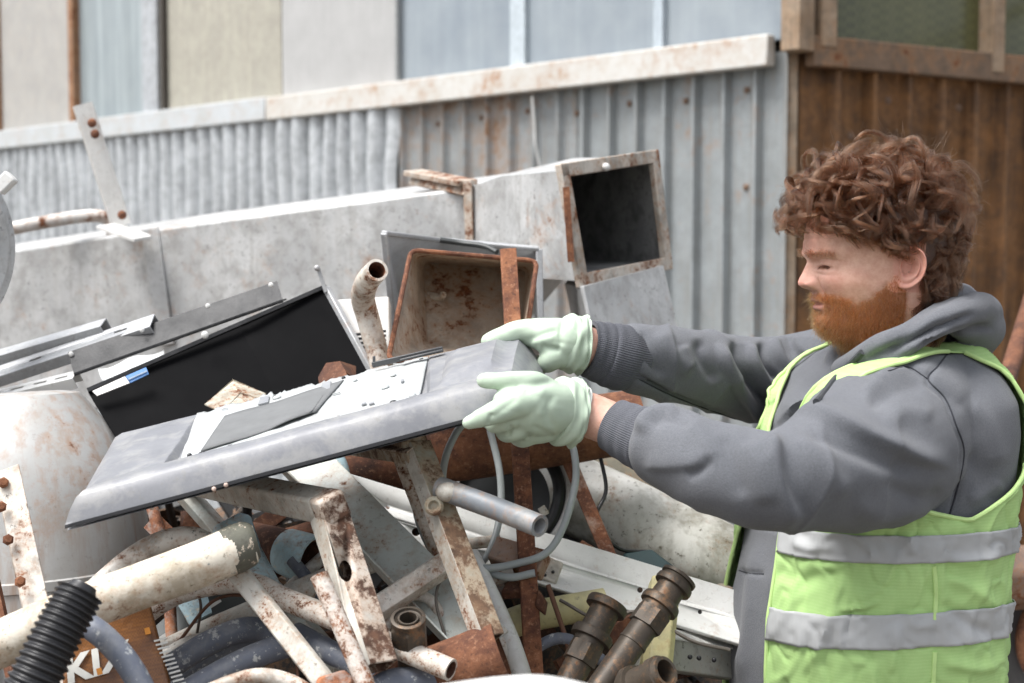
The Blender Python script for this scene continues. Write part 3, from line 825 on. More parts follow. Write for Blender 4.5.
# ---- bent white pipe and ribbed casing
tube_thing('bent_pipe', 'bent white pipe with a rusty open mouth beside the rusty bin', 'pipe', [(388, 400, 2.12), (378, 355, 2.14), (368, 318, 2.14), (363, 298, 2.12), (367, 282, 2.07), (377, 270, 2.02)], [11, 11, 11.5, 12, 12, 11.5], M_white_rust2, 0.004, 8, 24, mat_in=M_rustb)
cs = empty('ribbed_casing', W(360, 350, 2.3), 'small pale casing with dark slots behind the bent white pipe', 'casing')
m = MB(); m.bar(W(364, 302, 2.32), W(366, 372, 2.28), 0.085, 0.04); m.build('case', M_white, cs, bevel=0.003)
m = MB()
for i in range(4): m.bar(W(345, 336 + i * 4.5, 2.262), W(386, 331 + i * 4.5, 2.262), 0.004, 0.006)
m.build('slot', M_blackpl, cs)
m = MB(); m.plate([W(318, 377, 2.10), W(326, 363, 2.12), W(340, 361, 2.11), W(346, 372, 2.07)], 0.003); m.plate([W(340, 361, 2.11), W(356, 366, 2.14), W(356, 380, 2.10), W(346, 372, 2.07)], 0.003); m.plate([W(318, 377, 2.10), W(346, 372, 2.07), W(350, 386, 2.04), W(320, 390, 2.06)], 0.003); m.build('rusty_fragment', M_rustd, None, 'small red brown rusty sheet fragment at the foot of the black sheet', 'fragment', bevel=0.001)
m = MB(); m.plate([W(204, 404, 2.06), W(233, 380, 2.14), W(240, 392, 2.08), W(222, 412, 2.02)], 0.003); m.plate([W(233, 380, 2.14), W(266, 393, 2.12), W(270, 402, 2.08), W(240, 392, 2.08)], 0.003); m.plate([W(222, 412, 2.02), W(240, 392, 2.08), W(270, 402, 2.08), W(262, 418, 2.03)], 0.003); m.build('broken_casing', metal_mat('greenish_white_rusty', (0.50, 0.50, 0.43), (0.40, 0.39, 0.33), rust=.42, rs=30, dirt=.5, rough=.5), None, 'broken off white casing corner with rust in front of the black sheet', 'casing', bevel=0.003)

# ---- the panel the worker holds ------------------------------------------------
pn = empty('grey_panel', W(300, 440, 1.8), 'long dented grey plastic panel held up in both gloved hands', 'panel')
qa, qb, qc, qd = W(92, 489, 1.66), W(510, 376, 1.74), W(520, 334, 1.99), W(122, 433, 1.95)
qn = (qb - qa).cross(qd - qa).normalized()
if qn.z < 0: qn = -qn
def Q(u, v, h=0.0):
    a = qa.lerp(qb, u); b = qd.lerp(qc, u)
    return a.lerp(b, v) + qn * h
m = MB()
ra, rb_, rc, rd = W(65, 525, 1.635), W(532, 401, 1.72), W(544, 368, 1.97), W(110, 447, 1.97)
NU, NV = 60, 24
def recess(u, v):
    e = 0.012
    def sm(x, a): return min(1, max(0, (x - a) / e))
    du = min(sm(u, .155 + .03 * v), 1 - sm(u, .80 - .03 * v - .012))
    ev = min(1, max(0, (v - .10) / .045))
    return min(du, ev)
rows = []
us = sorted(set([i / NU for i in range(NU + 1)] + [.155 + .002 * i for i in range(24)] + [.75 + .002 * i for i in range(28)]))
vs = sorted(set([i / NV for i in range(NV + 1)] + [.10 + .005 * i for i in range(12)]))
for v in vs:
    row = []
    for u in us:
        h = -0.012 * recess(u, v) * (1 - .6 * v) + 0.0015 * mnoise.noise(Vector((u * 7, v * 3, 2)))
        h += 0.004 * math.exp(-((v - .06) / .03) ** 2) + 0.003 * math.exp(-((v) / .02) ** 2)
        def pil(x, a, b, e): return min(1, max(0, (x - a) / e)) * min(1, max(0, (b - x) / e))
        h += .011 * pil(u, .815, .975, .025) * pil(v, .14, .93, .12)
        h += .003 * pil(u, .03, .14, .015) * pil(v, .14, .92, .08)
        row.append(Q(u, v, h))
    rows.append(row)
def rimline(A, B, n): return [A.lerp(B, i / (n - 1)) for i in range(n)]
nu = len(us)
f0 = [ra.lerp(rb_, u) for u in us]
skirt = [[f0[i].lerp(rows[0][i], t) + qn * (0.010 * math.sin(math.pi * t)) for i in range(nu)] for t in (0, .04, .08, .25, .5, .75, .9)]
flange = [[f0[i] - (rows[0][i] - f0[i]).normalized() * .0018 - qn * .003 for i in range(nu)]]
m.grid(flange + [f0], mi=1)
m.grid(skirt + rows)
# end skirts
for idx, A, B in ((0, ra, rd), (-1, rb_, rc)):
    edge = [r[idx] for r in rows]
    low = [A.lerp(B, v) for v in vs]
    m.grid([low, [a.lerp(b, .5) + qn * .004 for a, b in zip(low, edge)], edge])
m.grid([rows[-1], [p - qn * .03 + Vector((0, .006, 0)) for p in rows[-1]]])
# underside
und = [[ra.lerp(rb_, u).lerp(rd.lerp(rc, u), v) - qn * .007 for u in us] for v in (0, .33, .66, 1)]
m.grid(und)
M_panel = metal_mat('scuffed_grey_plastic_shell', (0.225, 0.23, 0.245), (0.165, 0.17, 0.185), dirt=0.5, dcol=(0.33, 0.325, 0.31), rough=0.42, bump=0.12, ds=12, speck=0.1)
m.build('shell', [M_panel, M_blackpl], pn, smooth=28)
# inner white plate with a ragged back edge
m = MB(); rows = []
rnd = random.Random(5)
n = 110
back = []
for i in range(n + 1):
    u = .185 + (.765 - .185) * i / n
    back.append(1.0 + (0.06 if rnd.random() < .2 else 0.02) * rnd.random() + (.035 if (i // 9) % 2 else 0))
for v in [x / 20 for x in range(20)] + [None]:
    row = []
    for i in range(n + 1):
        u = .185 + (.765 - .185) * i / n
        vv = .13 + (back[i] - .13) * (1 if v is None else v)
        hh = -.0085 + .0085 * vv + .0012 * mnoise.noise(Vector((u * 30, vv * 8, 1)))
        row.append(Q(u, vv, hh))
    rows.append(row)
m.grid(rows)
M_inner = metal_mat('pale_metal_plate', (0.43, 0.45, 0.45), (0.36, 0.38, 0.38), dirt=0.45, dcol=(0.30, 0.29, 0.27), rough=0.45, chip=0.06, chipc=(0.2, 0.2, 0.2), rust=0.03)
m.build('inner_plate', M_inner, pn, solid=0.002, smooth=60)
# rivets, ribs and clips of the plate
rnd = random.Random(11)
for k in range(26):
    u, v = rnd.uniform(.20, .75), rnd.choice([rnd.uniform(.16, .26), rnd.uniform(.86, .98), rnd.uniform(.16, .98)])
    if .25 < u < .52 and .28 < v < .85: continue
    m = MB()
    r_ = rnd.uniform(.003, .0065); c0 = Q(u, v, -.0078 + .0085 * v)
    if rnd.random() < .65: m.lathe(c0, c0 + qn, [(0, r_), (.0012, r_ * .95), (.0028, r_ * .6), (.0032, r_ * .2)], 16)
    else: m.bar(Q(u, v, -.0065 + .0085 * v), Q(u + rnd.uniform(.008, .02), v, -.0065 + .0085 * v), rnd.uniform(.002, .005), .001, hint=qn)
    m.build('rivet', M_inner if rnd.random() < .6 else M_blackpl, pn, smooth=40)
for u0, v0, du, dv in ((.50, .80, .025, .16), (.345, .84, .025, .14), (.62, .3, .012, .03), (.64, .27, .012, .03), (.71, .55, .006, .05)):
    m = MB(); m.plate([Q(u0, v0, -.0055 + .0085 * v0), Q(u0 + du, v0, -.0055 + .0085 * v0), Q(u0 + du * .9, v0 + dv, -.0055 + .0085 * (v0 + dv)), Q(u0, v0 + dv, -.0055 + .0085 * (v0 + dv))], .002, nrm=qn); m.build('dark_tab', M_greypl, pn)
# grey felt sheet
m = MB(); rows = []
for i in range(30):
    t = i / 29
    u = .235 + .29 * t
    row = []
    for j in range(8):
        q = j / 7
        v = (.235 + .10 * t * t + .06 * t) + (.55 - .02 * t) * q
        lift = .003 * max(0, math.sin((t - .55) * 6)) * (1 - q) if t > .55 else 0
        row.append(Q(u + .03 * q - .02 * (1 - q) * (t > .9), v, -.0058 + .0085 * v + lift + .0006 * math.sin(t * 11)))
    rows.append(row)
m.grid(rows); m.build('felt_sheet', plain('grey_felt', (0.145, 0.15, 0.152), 0.85, 0, .15, 30, .3), pn, solid=0.0015, smooth=60)
m = MB(); m.bar(W(372, 365, 1.965), W(443, 349, 1.97), .004, .008, hint=qn); m.bar(W(374, 356, 1.965), W(374, 366, 1.965), .004, .004); m.bar(W(400, 360, 1.962), W(443, 350, 1.965), .003, .010, hint=(0, -1, 0)); m.build('bracket', plain('dark_grey_bracket', (0.07, 0.072, 0.075), 0.4), pn, bevel=.001)
m = MB()
for x, y in ((214, 489), (226, 485), (152, 508)): m.sphere(W(x, y, 1.66), .0028)
m.build('crumb', plain('pale_crumbs', (0.55, 0.42, 0.36), 0.8), pn)

# ---- front of the heap ------------------------------------------------------
# corrugated hose
path = crom(PW([(8, 730, 1.40), (33, 683, 1.41), (58, 633, 1.43), (80, 593, 1.45)]), 60)
m = MB(); L = 0; rr_ = []; 
for i, p in enumerate(path):
    t = i / (len(path) - 1)
    base = px2m(26 - 3.0 * t, 1.43)
    rr_.append(base * (1 + .075 * math.cos(t * 2 * math.pi * 21)))
m.tube([Vector(p) for p in path], rr_, 36, hollow=.0035)
hose = m.build('corrugated_hose', M_blackpl, None, 'black corrugated hose standing up at the bottom left', 'hose', smooth=80)
m = MB(); p0, p1 = Vector(path[-1]), Vector(path[-1]) + (Vector(path[-1]) - Vector(path[-6])).normalized() * .007
m.tube([p0 - (p1 - p0) * .5, p0, p1, p1 + (p1 - p0) * .3], [.019, .018, .014, .0135], 24, hollow=.003); m.build('torn_end', M_blackpl, hose)
m = MB(); m.tube([p1 - (p1 - p0) * .8, p1 + (p1 - p0) * .25], .0115, 18, hollow=.003); m.build('inner_sleeve', M_rustd, hose)

# thick cream pipe
cp = [(-60, 668, 1.56), (0, 644, 1.58), (60, 617, 1.60), (130, 590, 1.63), (200, 564, 1.66), (236, 549, 1.675), (250, 543, 1.68), (256, 541, 1.682)]
cream = tube_thing('thick_pipe', 'thick chalky cream pipe with a peeled dark end, bottom left', 'pipe', cp, [24.5, 24, 23.5, 23, 23.5, 23.5, 21.5, 16], M_cream_pipe, 0, 8, 40, wob=.02)
m = MB(); e0, e1 = W(232, 550, 1.674), W(252, 542, 1.681)
q = crom([tuple(W(228, 552.5, 1.6725)) + (px2m(23.9, 1.67),), tuple(W(240, 547, 1.677)) + (px2m(23.7, 1.675),), tuple(W(250, 543, 1.68)) + (px2m(21.9, 1.68),), tuple(W(256.5, 541, 1.682)) + (px2m(16.4, 1.68),)], 8)
m.tube([Vector(p[:3]) for p in q], [p[3] + .0006 for p in q], 40, wob=.05); m.build('peeled_end', metal_mat('peeled_dark_end', (0.10, 0.10, 0.075), (0.06, 0.06, 0.05), chip=.35, chipc=(0.5, 0.42, 0.33), dirt=.4, rough=.7, bump=.5), cream)

tube_thing('curved_tube', 'curved white tube with heavy rust, arching behind the thick cream pipe', 'tube', [(60, 622, 1.70), (95, 590, 1.72), (130, 560, 1.74), (160, 543, 1.75), (190, 538, 1.76), (212, 546, 1.77)], 11.5, M_white_rust2, 0.002)
tube_thing('bent_tube', 'slate blue bent tube under the black hose', 'tube', [(68, 618, 1.53), (92, 628, 1.50), (115, 648, 1.49), (135, 675, 1.48), (160, 725, 1.47)], 12.5, M_slate, 0.002)
# package with writing
bx = empty('torn_package', W(110, 683, 1.62), 'torn brown package with big white letters under the cream pipe', 'package')
A, B, C_, D = W(66, 640, 1.66), W(150, 600, 1.70), W(178, 710, 1.66), W(58, 740, 1.61)
m = MB(); m.plate([A, B, C_, D], .05)
g = N('brown_printed_film')
wv = g.n('TexChecker'); wv.inputs['Scale'].default_value = 420; g.l(g.coord(3, (1, 1, 1), (.3, .2, .4)), wv.inputs['Vector'])
cc_ = g.mix(g.ramp(g.noise(g.coord(4), 18, 5), [(.35, 0), (.65, 1)]), (0.11, 0.045, 0.018), (0.24, 0.10, 0.03))
cc_ = g.mix(g.math('MULTIPLY', wv.outputs['Fac'], .35), cc_, (0.05, 0.025, 0.015))
M_pack = g.out(cc_, .35, 0, g.bump(g.noise(g.coord(6), 25, 4), .5, .01))
m.build('wrapper', M_pack, bx, bevel=.004)
ux = (C_ - D).normalized(); 
nx_ = (B - A).cross(D - A).normalized()
if nx_.y > 0: nx_ = -nx_
def ray_pl(x, y):
    v = (W(x, y, 1) - CAM).normalized()
    return CAM + v * ((A - CAM).dot(nx_) / v.dot(nx_))
ux = (ray_pl(150, 660) - ray_pl(70, 683)).normalized(); uy = nx_.cross(ux)
fc = bpy.data.curves.new('letters', 'FONT'); fc.body = 'KIX'; fc.size = .042; fc.extrude = .0008; fc.shear = .12; fc.offset = .0018; fc.space_character = 1.08
ft = bpy.data.objects.new('letters', fc); COL.objects.link(ft)
bpy.context.view_layer.update()
me = bpy.data.meshes.new_from_object(ft.evaluated_get(bpy.context.evaluated_depsgraph_get()))
bpy.data.objects.remove(ft)
def onpl(p, h=.003):
    return p - nx_ * ((p - A).dot(nx_) - h)
o_ = ray_pl(67, 684) + nx_ * .003
m = MB(); m.add([o_ + ux * v.co.x + uy * v.co.y + nx_ * v.co.z for v in me.vertices], [tuple(p.vertices) for p in me.polygons])
m.build('letters', plain('white_print', (0.66, 0.66, 0.62), .4), bx, smooth=0)
m = MB()
for i in range(13):
    p = onpl(W(154 + i * 1.9, 642 + i * 4.4, 1.68)); q = onpl(W(166 + i * 1.8, 638 + i * 4.4, 1.68)); m.bar(p, q, .0022, .001, hint=nx_)
m.build('printed_stripes', plain('white_stripes', (0.6, 0.6, 0.57), .5), bx)
for x, y in ((148, 636), (102, 683)):
    m = MB(); p = onpl(W(x, y, 1.7)); m.bar(p - ux * .003, p + ux * .003, .008, .002, hint=nx_); m.build('orange_mark', plain('orange_print', (0.55, 0.22, 0.03), .4), bx)

# flat strip, thin tubes
tube_thing('rust_specked_tube', 'long white tube with rust specks and an open end, crossing low in front', 'tube', [(60, 690, 1.86), (105, 645, 1.84), (140, 617, 1.82), (178, 593, 1.80), (229, 582, 1.78), (258, 586, 1.76), (282, 598, 1.74), (330, 617, 1.70), (376, 638, 1.67), (420, 657, 1.64), (451, 670, 1.62)], 11.5, metal_mat('white_paint_fine_rust', (0.66, 0.63, 0.58), (0.58, 0.54, 0.48), rust=.36, rs=70, dirt=.35, rough=.5), .003, 10, 24, mat_in=M_rustd)
tube_thing('short_rusty_tube', 'short white tube covered in rust specks, standing steeply in front', 'tube', [(319, 575, 1.58), (345, 635, 1.56), (372, 700, 1.54)], 9.5, metal_mat('white_paint_dense_rust', (0.66, 0.62, 0.58), (0.58, 0.52, 0.46), rust=.42, rs=60, dirt=.35, rough=.5), .002, 8, 20, mat_in=M_rustd)
m = MB(); m.prism(W(232, 568, 1.70), W(322, 682, 1.60), [(-.010, 0), (.010, 0), (.012, -.003), (.012, -.014), (-.012, -.014), (-.012, -.003)]); m.build('flat_strip', M_offwhite, None, 'dirty off-white flat strip running down from the cream pipe\'s end', 'metal strip', bevel=.001)
tube_thing('pale_tube', 'pale dirty tube behind the dark slate tubes', 'tube', [(120, 680, 1.84), (166, 651, 1.85), (215, 628, 1.87), (262, 608, 1.88), (330, 578, 1.90)], 12, M_offwhite, .002)
tube_thing('slate_tube', 'slate blue chipped tube, the highest of the dark tubes', 'tube', [(120, 700, 1.72), (170, 667, 1.74), (205, 645, 1.76), (238, 631, 1.78), (262, 631, 1.80), (284, 644, 1.80)], 12.5, M_slate, .002)
tube_thing('slate_tube', 'slate blue tube between two other dark tubes, half hidden', 'tube', [(160, 700, 1.76), (200, 665, 1.80), (240, 645, 1.82), (262, 644, 1.83), (280, 652, 1.84)], 10, M_slate, .002)
tube_thing('slate_tube', 'slate blue tube, the lowest of the dark tubes, running to the off-white strip', 'tube', [(150, 715, 1.66), (200, 684, 1.68), (250, 658, 1.70), (300, 641, 1.72)], 12.5, M_slate, .002)
tube_thing('slate_tube', 'slate blue chipped tube right of the off-white strip', 'tube', [(296, 634, 1.76), (330, 652, 1.72), (368, 672, 1.70), (410, 700, 1.68)], 12, M_slate, .002)
tube_thing('slate_tube', 'thick slate blue tube with white chips beside the rusty drum', 'tube', [(350, 722, 1.62), (378, 692, 1.63), (405, 683, 1.65), (450, 684, 1.68)], 16, M_slate, .002)
tube_thing('white_bent_bar', 'white bent bar along the bottom edge below the slate tubes', 'bar', [(190, 700, 1.56), (230, 683, 1.56), (260, 676, 1.56), (290, 682, 1.56), (320, 700, 1.55)], 8, M_white_rust2, 0)
m = MB(); m.plate([W(310, 700, 1.55), W(318, 676, 1.57), W(345, 668, 1.58), (W(356, 678, 1.58)), W(345, 700, 1.56)], .02); m.build('rusty_chunk', M_rustp, None, 'rusty broken chunk at the bottom edge between slate tubes', 'rust lump', bevel=.004)
m = MB(); pp = [W(140, 640, 1.93), W(190, 594, 1.98), W(246, 580, 2.0), W(252, 598, 1.98), W(165, 652, 1.92)]; m.plate(pp, .006); 
dp = m.build('plastic_board', M_dgreen, None, 'dark grey green plastic board with white clips behind the cream pipe', 'board', bevel=.001)
for x, y in ((192, 619), (214, 603), (165, 637)):
    m = MB(); m.bar(W(x - 5, y + 3, 1.935), W(x + 6, y - 4, 1.94), .008, .006); m.build('clip', M_white, dp)
m = MB(); m.plate([W(178, 604, 1.90), W(206, 590, 1.92), W(212, 612, 1.90), W(190, 624, 1.88)], .004); m.build('blue_scrap', M_lblue, None, 'torn light blue scrap below the thick cream pipe', 'plastic scrap')
m = MB(); pp = PW([(150, 560, 1.95), (158, 549, 1.95), (176, 540, 1.97), (206, 545, 1.98), (190, 580, 1.92), (160, 575, 1.92)]); m.plate(pp, .02); m.build('blue_casting', M_lblue, None, 'light blue painted casting inside the curved rusty tube', 'casting', bevel=.005)
m = MB(); pp = PW([(214, 524, 1.90), (240, 510, 1.93), (252, 514, 1.94), (262, 545, 1.90), (281, 580, 1.84), (274, 588, 1.82), (240, 560, 1.84)]); m.plate(pp, .03); m.build('blue_bracket', M_lblue, None, 'light blue and rusty bracket behind the cream pipe\'s peeled end', 'bracket', bevel=.006)
tube_thing('rusty_can', 'rusty cylinder with a light blue band behind the square frame', 'can', [(252, 540, 2.02), (280, 548, 1.98), (312, 560, 1.94)], [18, 20, 21], M_rustd, .003, n=28)
tube_thing('painted_collar', 'cream and light blue collar round the rusty cylinder', 'collar', [(288, 552, 1.965), (300, 556, 1.95), (314, 560.5, 1.938)], [23.5, 24.5, 25], M_lblue, .004, n=28)
tube_thing('dark_pipe', 'dark sooty pipe deep in the heap behind the square frame', 'pipe', [(190, 520, 2.08), (260, 545, 2.05), (330, 530, 2.05)], 14, M_rustd, .003)

# aluminium bar
m = MB(); w = .028; m.prism(W(160, 470, 2.04), W(336, 668, 1.86), [(-w / 2, -.012), (-w / 2 + .003, 0), (.002, .003), (w / 2, -.012), (w / 2, -.03), (-w / 2, -.03)]); m.build('alloy_bar', M_aluw, None, 'greenish white ridged bar sloping under the held panel', 'bar', bevel=.001)
# square tube frame 1
f1 = empty('square_frame', W(350, 640, 1.75), 'white square tube frame with a brown rusty elbow under the held panel', 'frame')
cr = W(329, 507, 1.70)
xd = (cr - W(190, 479, 2.02)).normalized()
m = MB(); m.bar(W(190, 479, 2.02), cr - xd * .012, .034, .034, hint=(.25, -.75, .65)); ob = m.build('crossbar', M_offwhite, f1, bevel=.004)
M_elbow = metal_mat('white_paint_brown_rust', (0.55, 0.52, 0.47), (0.45, 0.41, 0.36), rust=.56, rs=16, dirt=.5, rough=.6, rcol=[(0.3, (0.03, 0.016, 0.011)), (0.5, (0.085, 0.042, 0.026)), (0.7, (0.15, 0.075, 0.045))])
m = MB(); q0, q1 = W(329, 514, 1.71), W(378, 668, 1.62); m.sqtube(q0, q1, .037, .034, .003, hint=(.75, -1, .2)); m.m[1] = 1; ob = m.build('leg', [M_elbow, M_offwhite], f1, bevel=.003)
c = MB(); hp = W(351, 577, 1.66); c.prism(hp + Vector((-.03, .06, 0)), hp + Vector((.03, -.10, .02)), [(.008 * math.cos(a), .012 * math.sin(a)) for a in np.linspace(0, 2 * math.pi, 16, False)], hint=(0, 0, 1))
cut(ob, c)
m = MB(); m.bar(cr - xd * .013, cr + xd * .018, .0355, .0355, hint=(.25, -.75, .65)); m.build('elbow', M_elbow, f1, bevel=.005)
# long pale angle
m = MB(); A, B = W(268, 430, 2.10), W(482, 650, 1.76); m.prism(A, B, [(-.042, .0), (.026, .0), (.026, .022), (.029, .022), (.029, -.004), (-.042, -.004)], hint=(.2, -1, .5)); m.build('angle_section', M_aluw, None, 'long greenish white angle section between the two square frames', 'angle section', bevel=.0012)
# square frame 2
f2 = empty('square_frame', W(450, 630, 1.75), 'dirty square tube frame with a grey pipe stub sticking out to the right', 'frame')
M_f2 = metal_mat('grimy_white_brown_paint', (0.36, 0.35, 0.29), (0.25, 0.24, 0.18), rust=.5, rs=14, dirt=.6, dcol=(0.13, 0.11, 0.07), rough=.65, rcol=[(0.3, (0.05, 0.03, 0.02)), (0.5, (0.13, 0.075, 0.045)), (0.7, (0.2, 0.12, 0.07))])
q0, q1 = W(416, 446, 1.80), W(489, 640, 1.68)
m = MB(); m.sqtube(q0, q1, .030, .028, .003, hint=(.7, -1, .25)); m.m[1] = 1; m.build('leg', [M_f2, M_offwhite], f2, bevel=.003)
m = MB(); m.bar(W(350, 440, 2.0), W(418, 449, 1.79), .034, .032, hint=(.2, -.8, .65)); m.build('crossbar', M_f2, f2, bevel=.003)
m = MB(); m.plate([W(368, 447, 1.84), W(392, 436, 1.88), W(426, 438, 1.80), W(406, 452, 1.765)], .003, nrm=(.1, -.5, 1)); m.build('elbow_cap', M_elbow, f2, bevel=.002)
m = MB(); m.lathe(W(434, 506, 1.735), W(430, 506, 1.60), [(0, .012), (.004, .012), (.007, .009), (.007, .007), (.001, .004)], 20); m.build('dimple', M_f2, f2)
tube_thing('pipe_stub', None, None, [(440, 488, 1.75), (492, 507, 1.70), (540, 526, 1.64)], 11.5, metal_mat('grey_galvanized_pipe', (0.25, 0.27, 0.29), (0.16, 0.175, 0.19), rust=.2, rs=20, dirt=.7, dcol=(0.32, 0.31, 0.29), rough=.5, metal=.3), .004, 8, 26, parent=f2, mat_in=M_galv)
m = MB(); m.sphere(W(449, 492, 1.735), .0155, 14, 8, sq=(1.1, 1, .8)); m.build('weld', M_offwhite, f2)
m = MB(); m.prism(W(370, 615, 1.76), W(449, 563, 1.80), [(-.016, 0), (.006, .004), (.016, -.01), (.016, -.02), (-.016, -.02)]); m.build('brace', M_white_rust2, f2, bevel=.001)
tube_thing('white_leg_tube', 'thin white tube with rust behind the dirty square frame\'s leg', 'tube', [(398, 445, 1.98), (425, 515, 1.95), (455, 590, 1.92), (490, 670, 1.88)], 10, M_white_rust2, .002)

# upright rusty bar
m = MB(); m.prism(W(508, 248, 2.14), W(535, 690, 1.86), [(-.0125, 0), (.0105, 0), (.0125, -.003), (.0125, -.022), (.009, -.022), (.009, -.004), (-.0125, -.004)], seg=20); m.build('angle_bar', M_rustb, None, 'tall upright rusty angle bar behind the gloves', 'bar', bevel=.001)
m = MB(); m.prism(W(556, 430, 2.20), W(616, 572, 2.13), [(-.011, 0), (.011, 0), (.011, -.02), (.008, -.02), (.008, -.004), (-.011, -.004)], seg=8); m.build('angle_bar', rust_mat('flaky_pink_rust', 1.25, patch=(0.36, 0.27, 0.22), pamt=.3), None, 'leaning rusty flaky bar in front of the pale bumper', 'bar', bevel=.001)
# cable
cab = empty('cable_coil', W(500, 570, 2.0), 'loops of grey green cable hanging over the pipe stub', 'cable')
for pts in ([(421, 425, 2.02), (414, 450, 2.0), (413, 485, 1.98), (420, 525, 1.96), (440, 558, 1.94), (482, 568, 1.92), (519, 563, 1.93), (546, 553, 1.94), (562, 530, 1.96), (573, 495, 1.99), (576, 470, 2.02), (572, 445, 2.05), (560, 430, 2.07)],
            [(468, 418, 1.98), (455, 435, 1.97), (445, 460, 1.96), (443, 490, 1.97), (452, 535, 1.97), (470, 562, 1.95), (505, 577, 1.92), (535, 573, 1.92)],
            [(490, 430, 2.10), (499, 468, 2.08), (501, 500, 2.06), (497, 530, 2.03), (487, 556, 2.0), (470, 572, 1.97)]):
    q = crom(PW(pts), 12); m = MB(); m.tube(q, .0052, 12); m.build('loop', M_greyc, cab)
# big rusty pipe across
tube_thing('rusty_pipe', 'thick rusty pipe lying across behind the grey panel\'s lower edge', 'pipe', [(330, 470, 2.22), (420, 455, 2.20), (520, 440, 2.20), (640, 420, 2.22)], 32, M_rust, .005, 10, 36, wob=.02)
tube_thing('pipe_elbow', 'short light blue pipe elbow left of the thick rusty pipe', 'pipe', [(334, 520, 2.10), (338, 490, 2.06), (338, 470, 2.06), (326, 448, 2.08), (305, 440, 2.12)], 11, M_lblue, .003)
# long white channel beam
M_beam = metal_mat('white_beam_paint', (0.72, 0.72, 0.70), (0.64, 0.645, 0.62), rust=0.06, rs=20, dirt=0.25, dcol=(0.42, 0.40, 0.36), rough=0.45)
bmx = empty('channel_beam', W(540, 590, 1.95), 'long white channel beam with punched holes crossing the heap', 'beam')
A, B = W(330, 495, 2.08), W(752, 623, 2.04)
m = MB(); m.prism(A, B, [(-.040, .0), (-.004, .0), (.0, .003), (.044, .036), (.046, .034), (.046, .026), (.042, .026), (.042, .030), (-.002, -.004), (-.036, -.004), (-.036, -.03), (-.040, -.03)], hint=(0, -1, .55)); ob = m.build('web', M_beam, bmx, bevel=.001)
c = MB()
for x, y, d, r in ((387, 524, 2.07, .0095), (416, 532, 2.07, .006), (388, 507, 2.07, .003), (470, 552, 2.06, .005), (640, 590, 2.04, .004), (700, 612, 2.04, .003)):
    p = W(x, y, d); v = (p - CAM).normalized(); c.prism(p - v * .05, p + v * .05, [(r * math.cos(a), r * math.sin(a)) for a in np.linspace(0, 2 * math.pi, 16, False)])
cut(ob, c)
m = MB(); m.bar(W(538, 565, 2.02), W(560, 574, 2.02), .034, .006, hint=(0, -1, .5)); m.build('hole_plate', M_white_rust2, bmx, bevel=.003)
for x, y in ((548, 560), (553, 572), (545, 575)):
    m = MB(); m.sphere(W(x, y, 2.013), .0025); m.build('screw', M_blackpl, bmx)
m = MB(); m.bar(W(494, 551, 1.99), W(545, 566, 1.96), .036, .03, hint=(.2, -1, .6)); m.build('junction_box', metal_mat('pinkish_rust_paint', (0.34, 0.26, 0.22), (0.28, 0.18, 0.14), rust=.4, rs=20, rough=.7), None, 'small pinkish rusty box resting on the white channel beam', 'box', bevel=.003)
# pale bumper
prof = [(-.062, -.05), (-.060, -.01), (-.048, .012), (-.024, .022), (.006, .024), (.028, .016), (.042, .0), (.050, -.02), (.054, -.06)]
m = MB(); A = [W(500, 455, 2.40), W(570, 487, 2.34), W(640, 520, 2.28), W(705, 551, 2.24), (W(745, 570, 2.23))]
rows = []
for i in range(33):
    t = i / 32 * 4; k = min(3, int(t)); p = A[k].lerp(A[k + 1], t - k)
    d, n_, s_ = frame_of(A[4] - A[0], (0, -1, .75))
    rows.append([p + s_ * a * 1.15 + n_ * (b + .004 * mnoise.noise(Vector((i * .25, a * 30, 0)))) for a, b in prof])
m.grid(rows)
M_bump = metal_mat('dirty_pale_car_paint', (0.66, 0.65, 0.61), (0.55, 0.54, 0.48), rust=.15, rs=12, dirt=.75, dcol=(0.17, 0.15, 0.10), rough=.35, streak=.4, scol=(0.2, 0.18, 0.12), ds=6)
m.build('car_bumper', M_bump, None, 'long pale car bumper with olive dirt stains under the near sleeve', 'bumper', solid=.004, smooth=60)
m = MB(); m.prism(W(560, 440, 2.52), W(720, 520, 2.45), [(-.04, 0), (.04, .0), (.04, -.05), (-.04, -.05)], hint=(0, -1, .6)); m.build('sill_panel', metal_mat('olive_grey_paint', (0.21, 0.195, 0.14), (0.15, 0.14, 0.10), rust=.25, dirt=.5, rough=.6), None, 'olive grey sill panel behind the pale car bumper', 'panel', bevel=.004)
# porthole door
pd = empty('washer_door', W(505, 550, 2.25), 'round washing machine door with a black rubber seal, deep behind the cables', 'door')
cc = W(500, 500, 2.24); ax = (CAM - cc).normalized() + Vector((-.25, 0, .25)); ax.normalize()
m = MB(); m.lathe(cc - ax * .06, cc, [(0, .02), (.02, .062), (.05, .078)], 48); m.build('bowl', plain('smoky_grey_bowl', (0.10, 0.105, 0.11), .25, 0, .3, 8), pd)
def ring(cc, ax, R_, r_, n=56):
    d, nn, sd = frame_of(ax)
    return [cc + nn * math.cos(2 * math.pi * i / n) * R_ + sd * math.sin(2 * math.pi * i / n) * R_ * 1.12 for i in range(n + 2)]
m = MB(); m.tube(ring(cc, ax, .088, 0), .010, 10); m.build('rubber_seal', M_blackpl, pd)
m = MB(); m.tube(ring(cc - ax * .004, ax, .104, 0), .008, 10); m.build('outer_ring', M_white, pd)
m = MB(); m.bar(W(541, 507, 2.17), W(546, 515, 2.17), .012, .006); m.build('catch', M_offwhite, pd, bevel=.001)
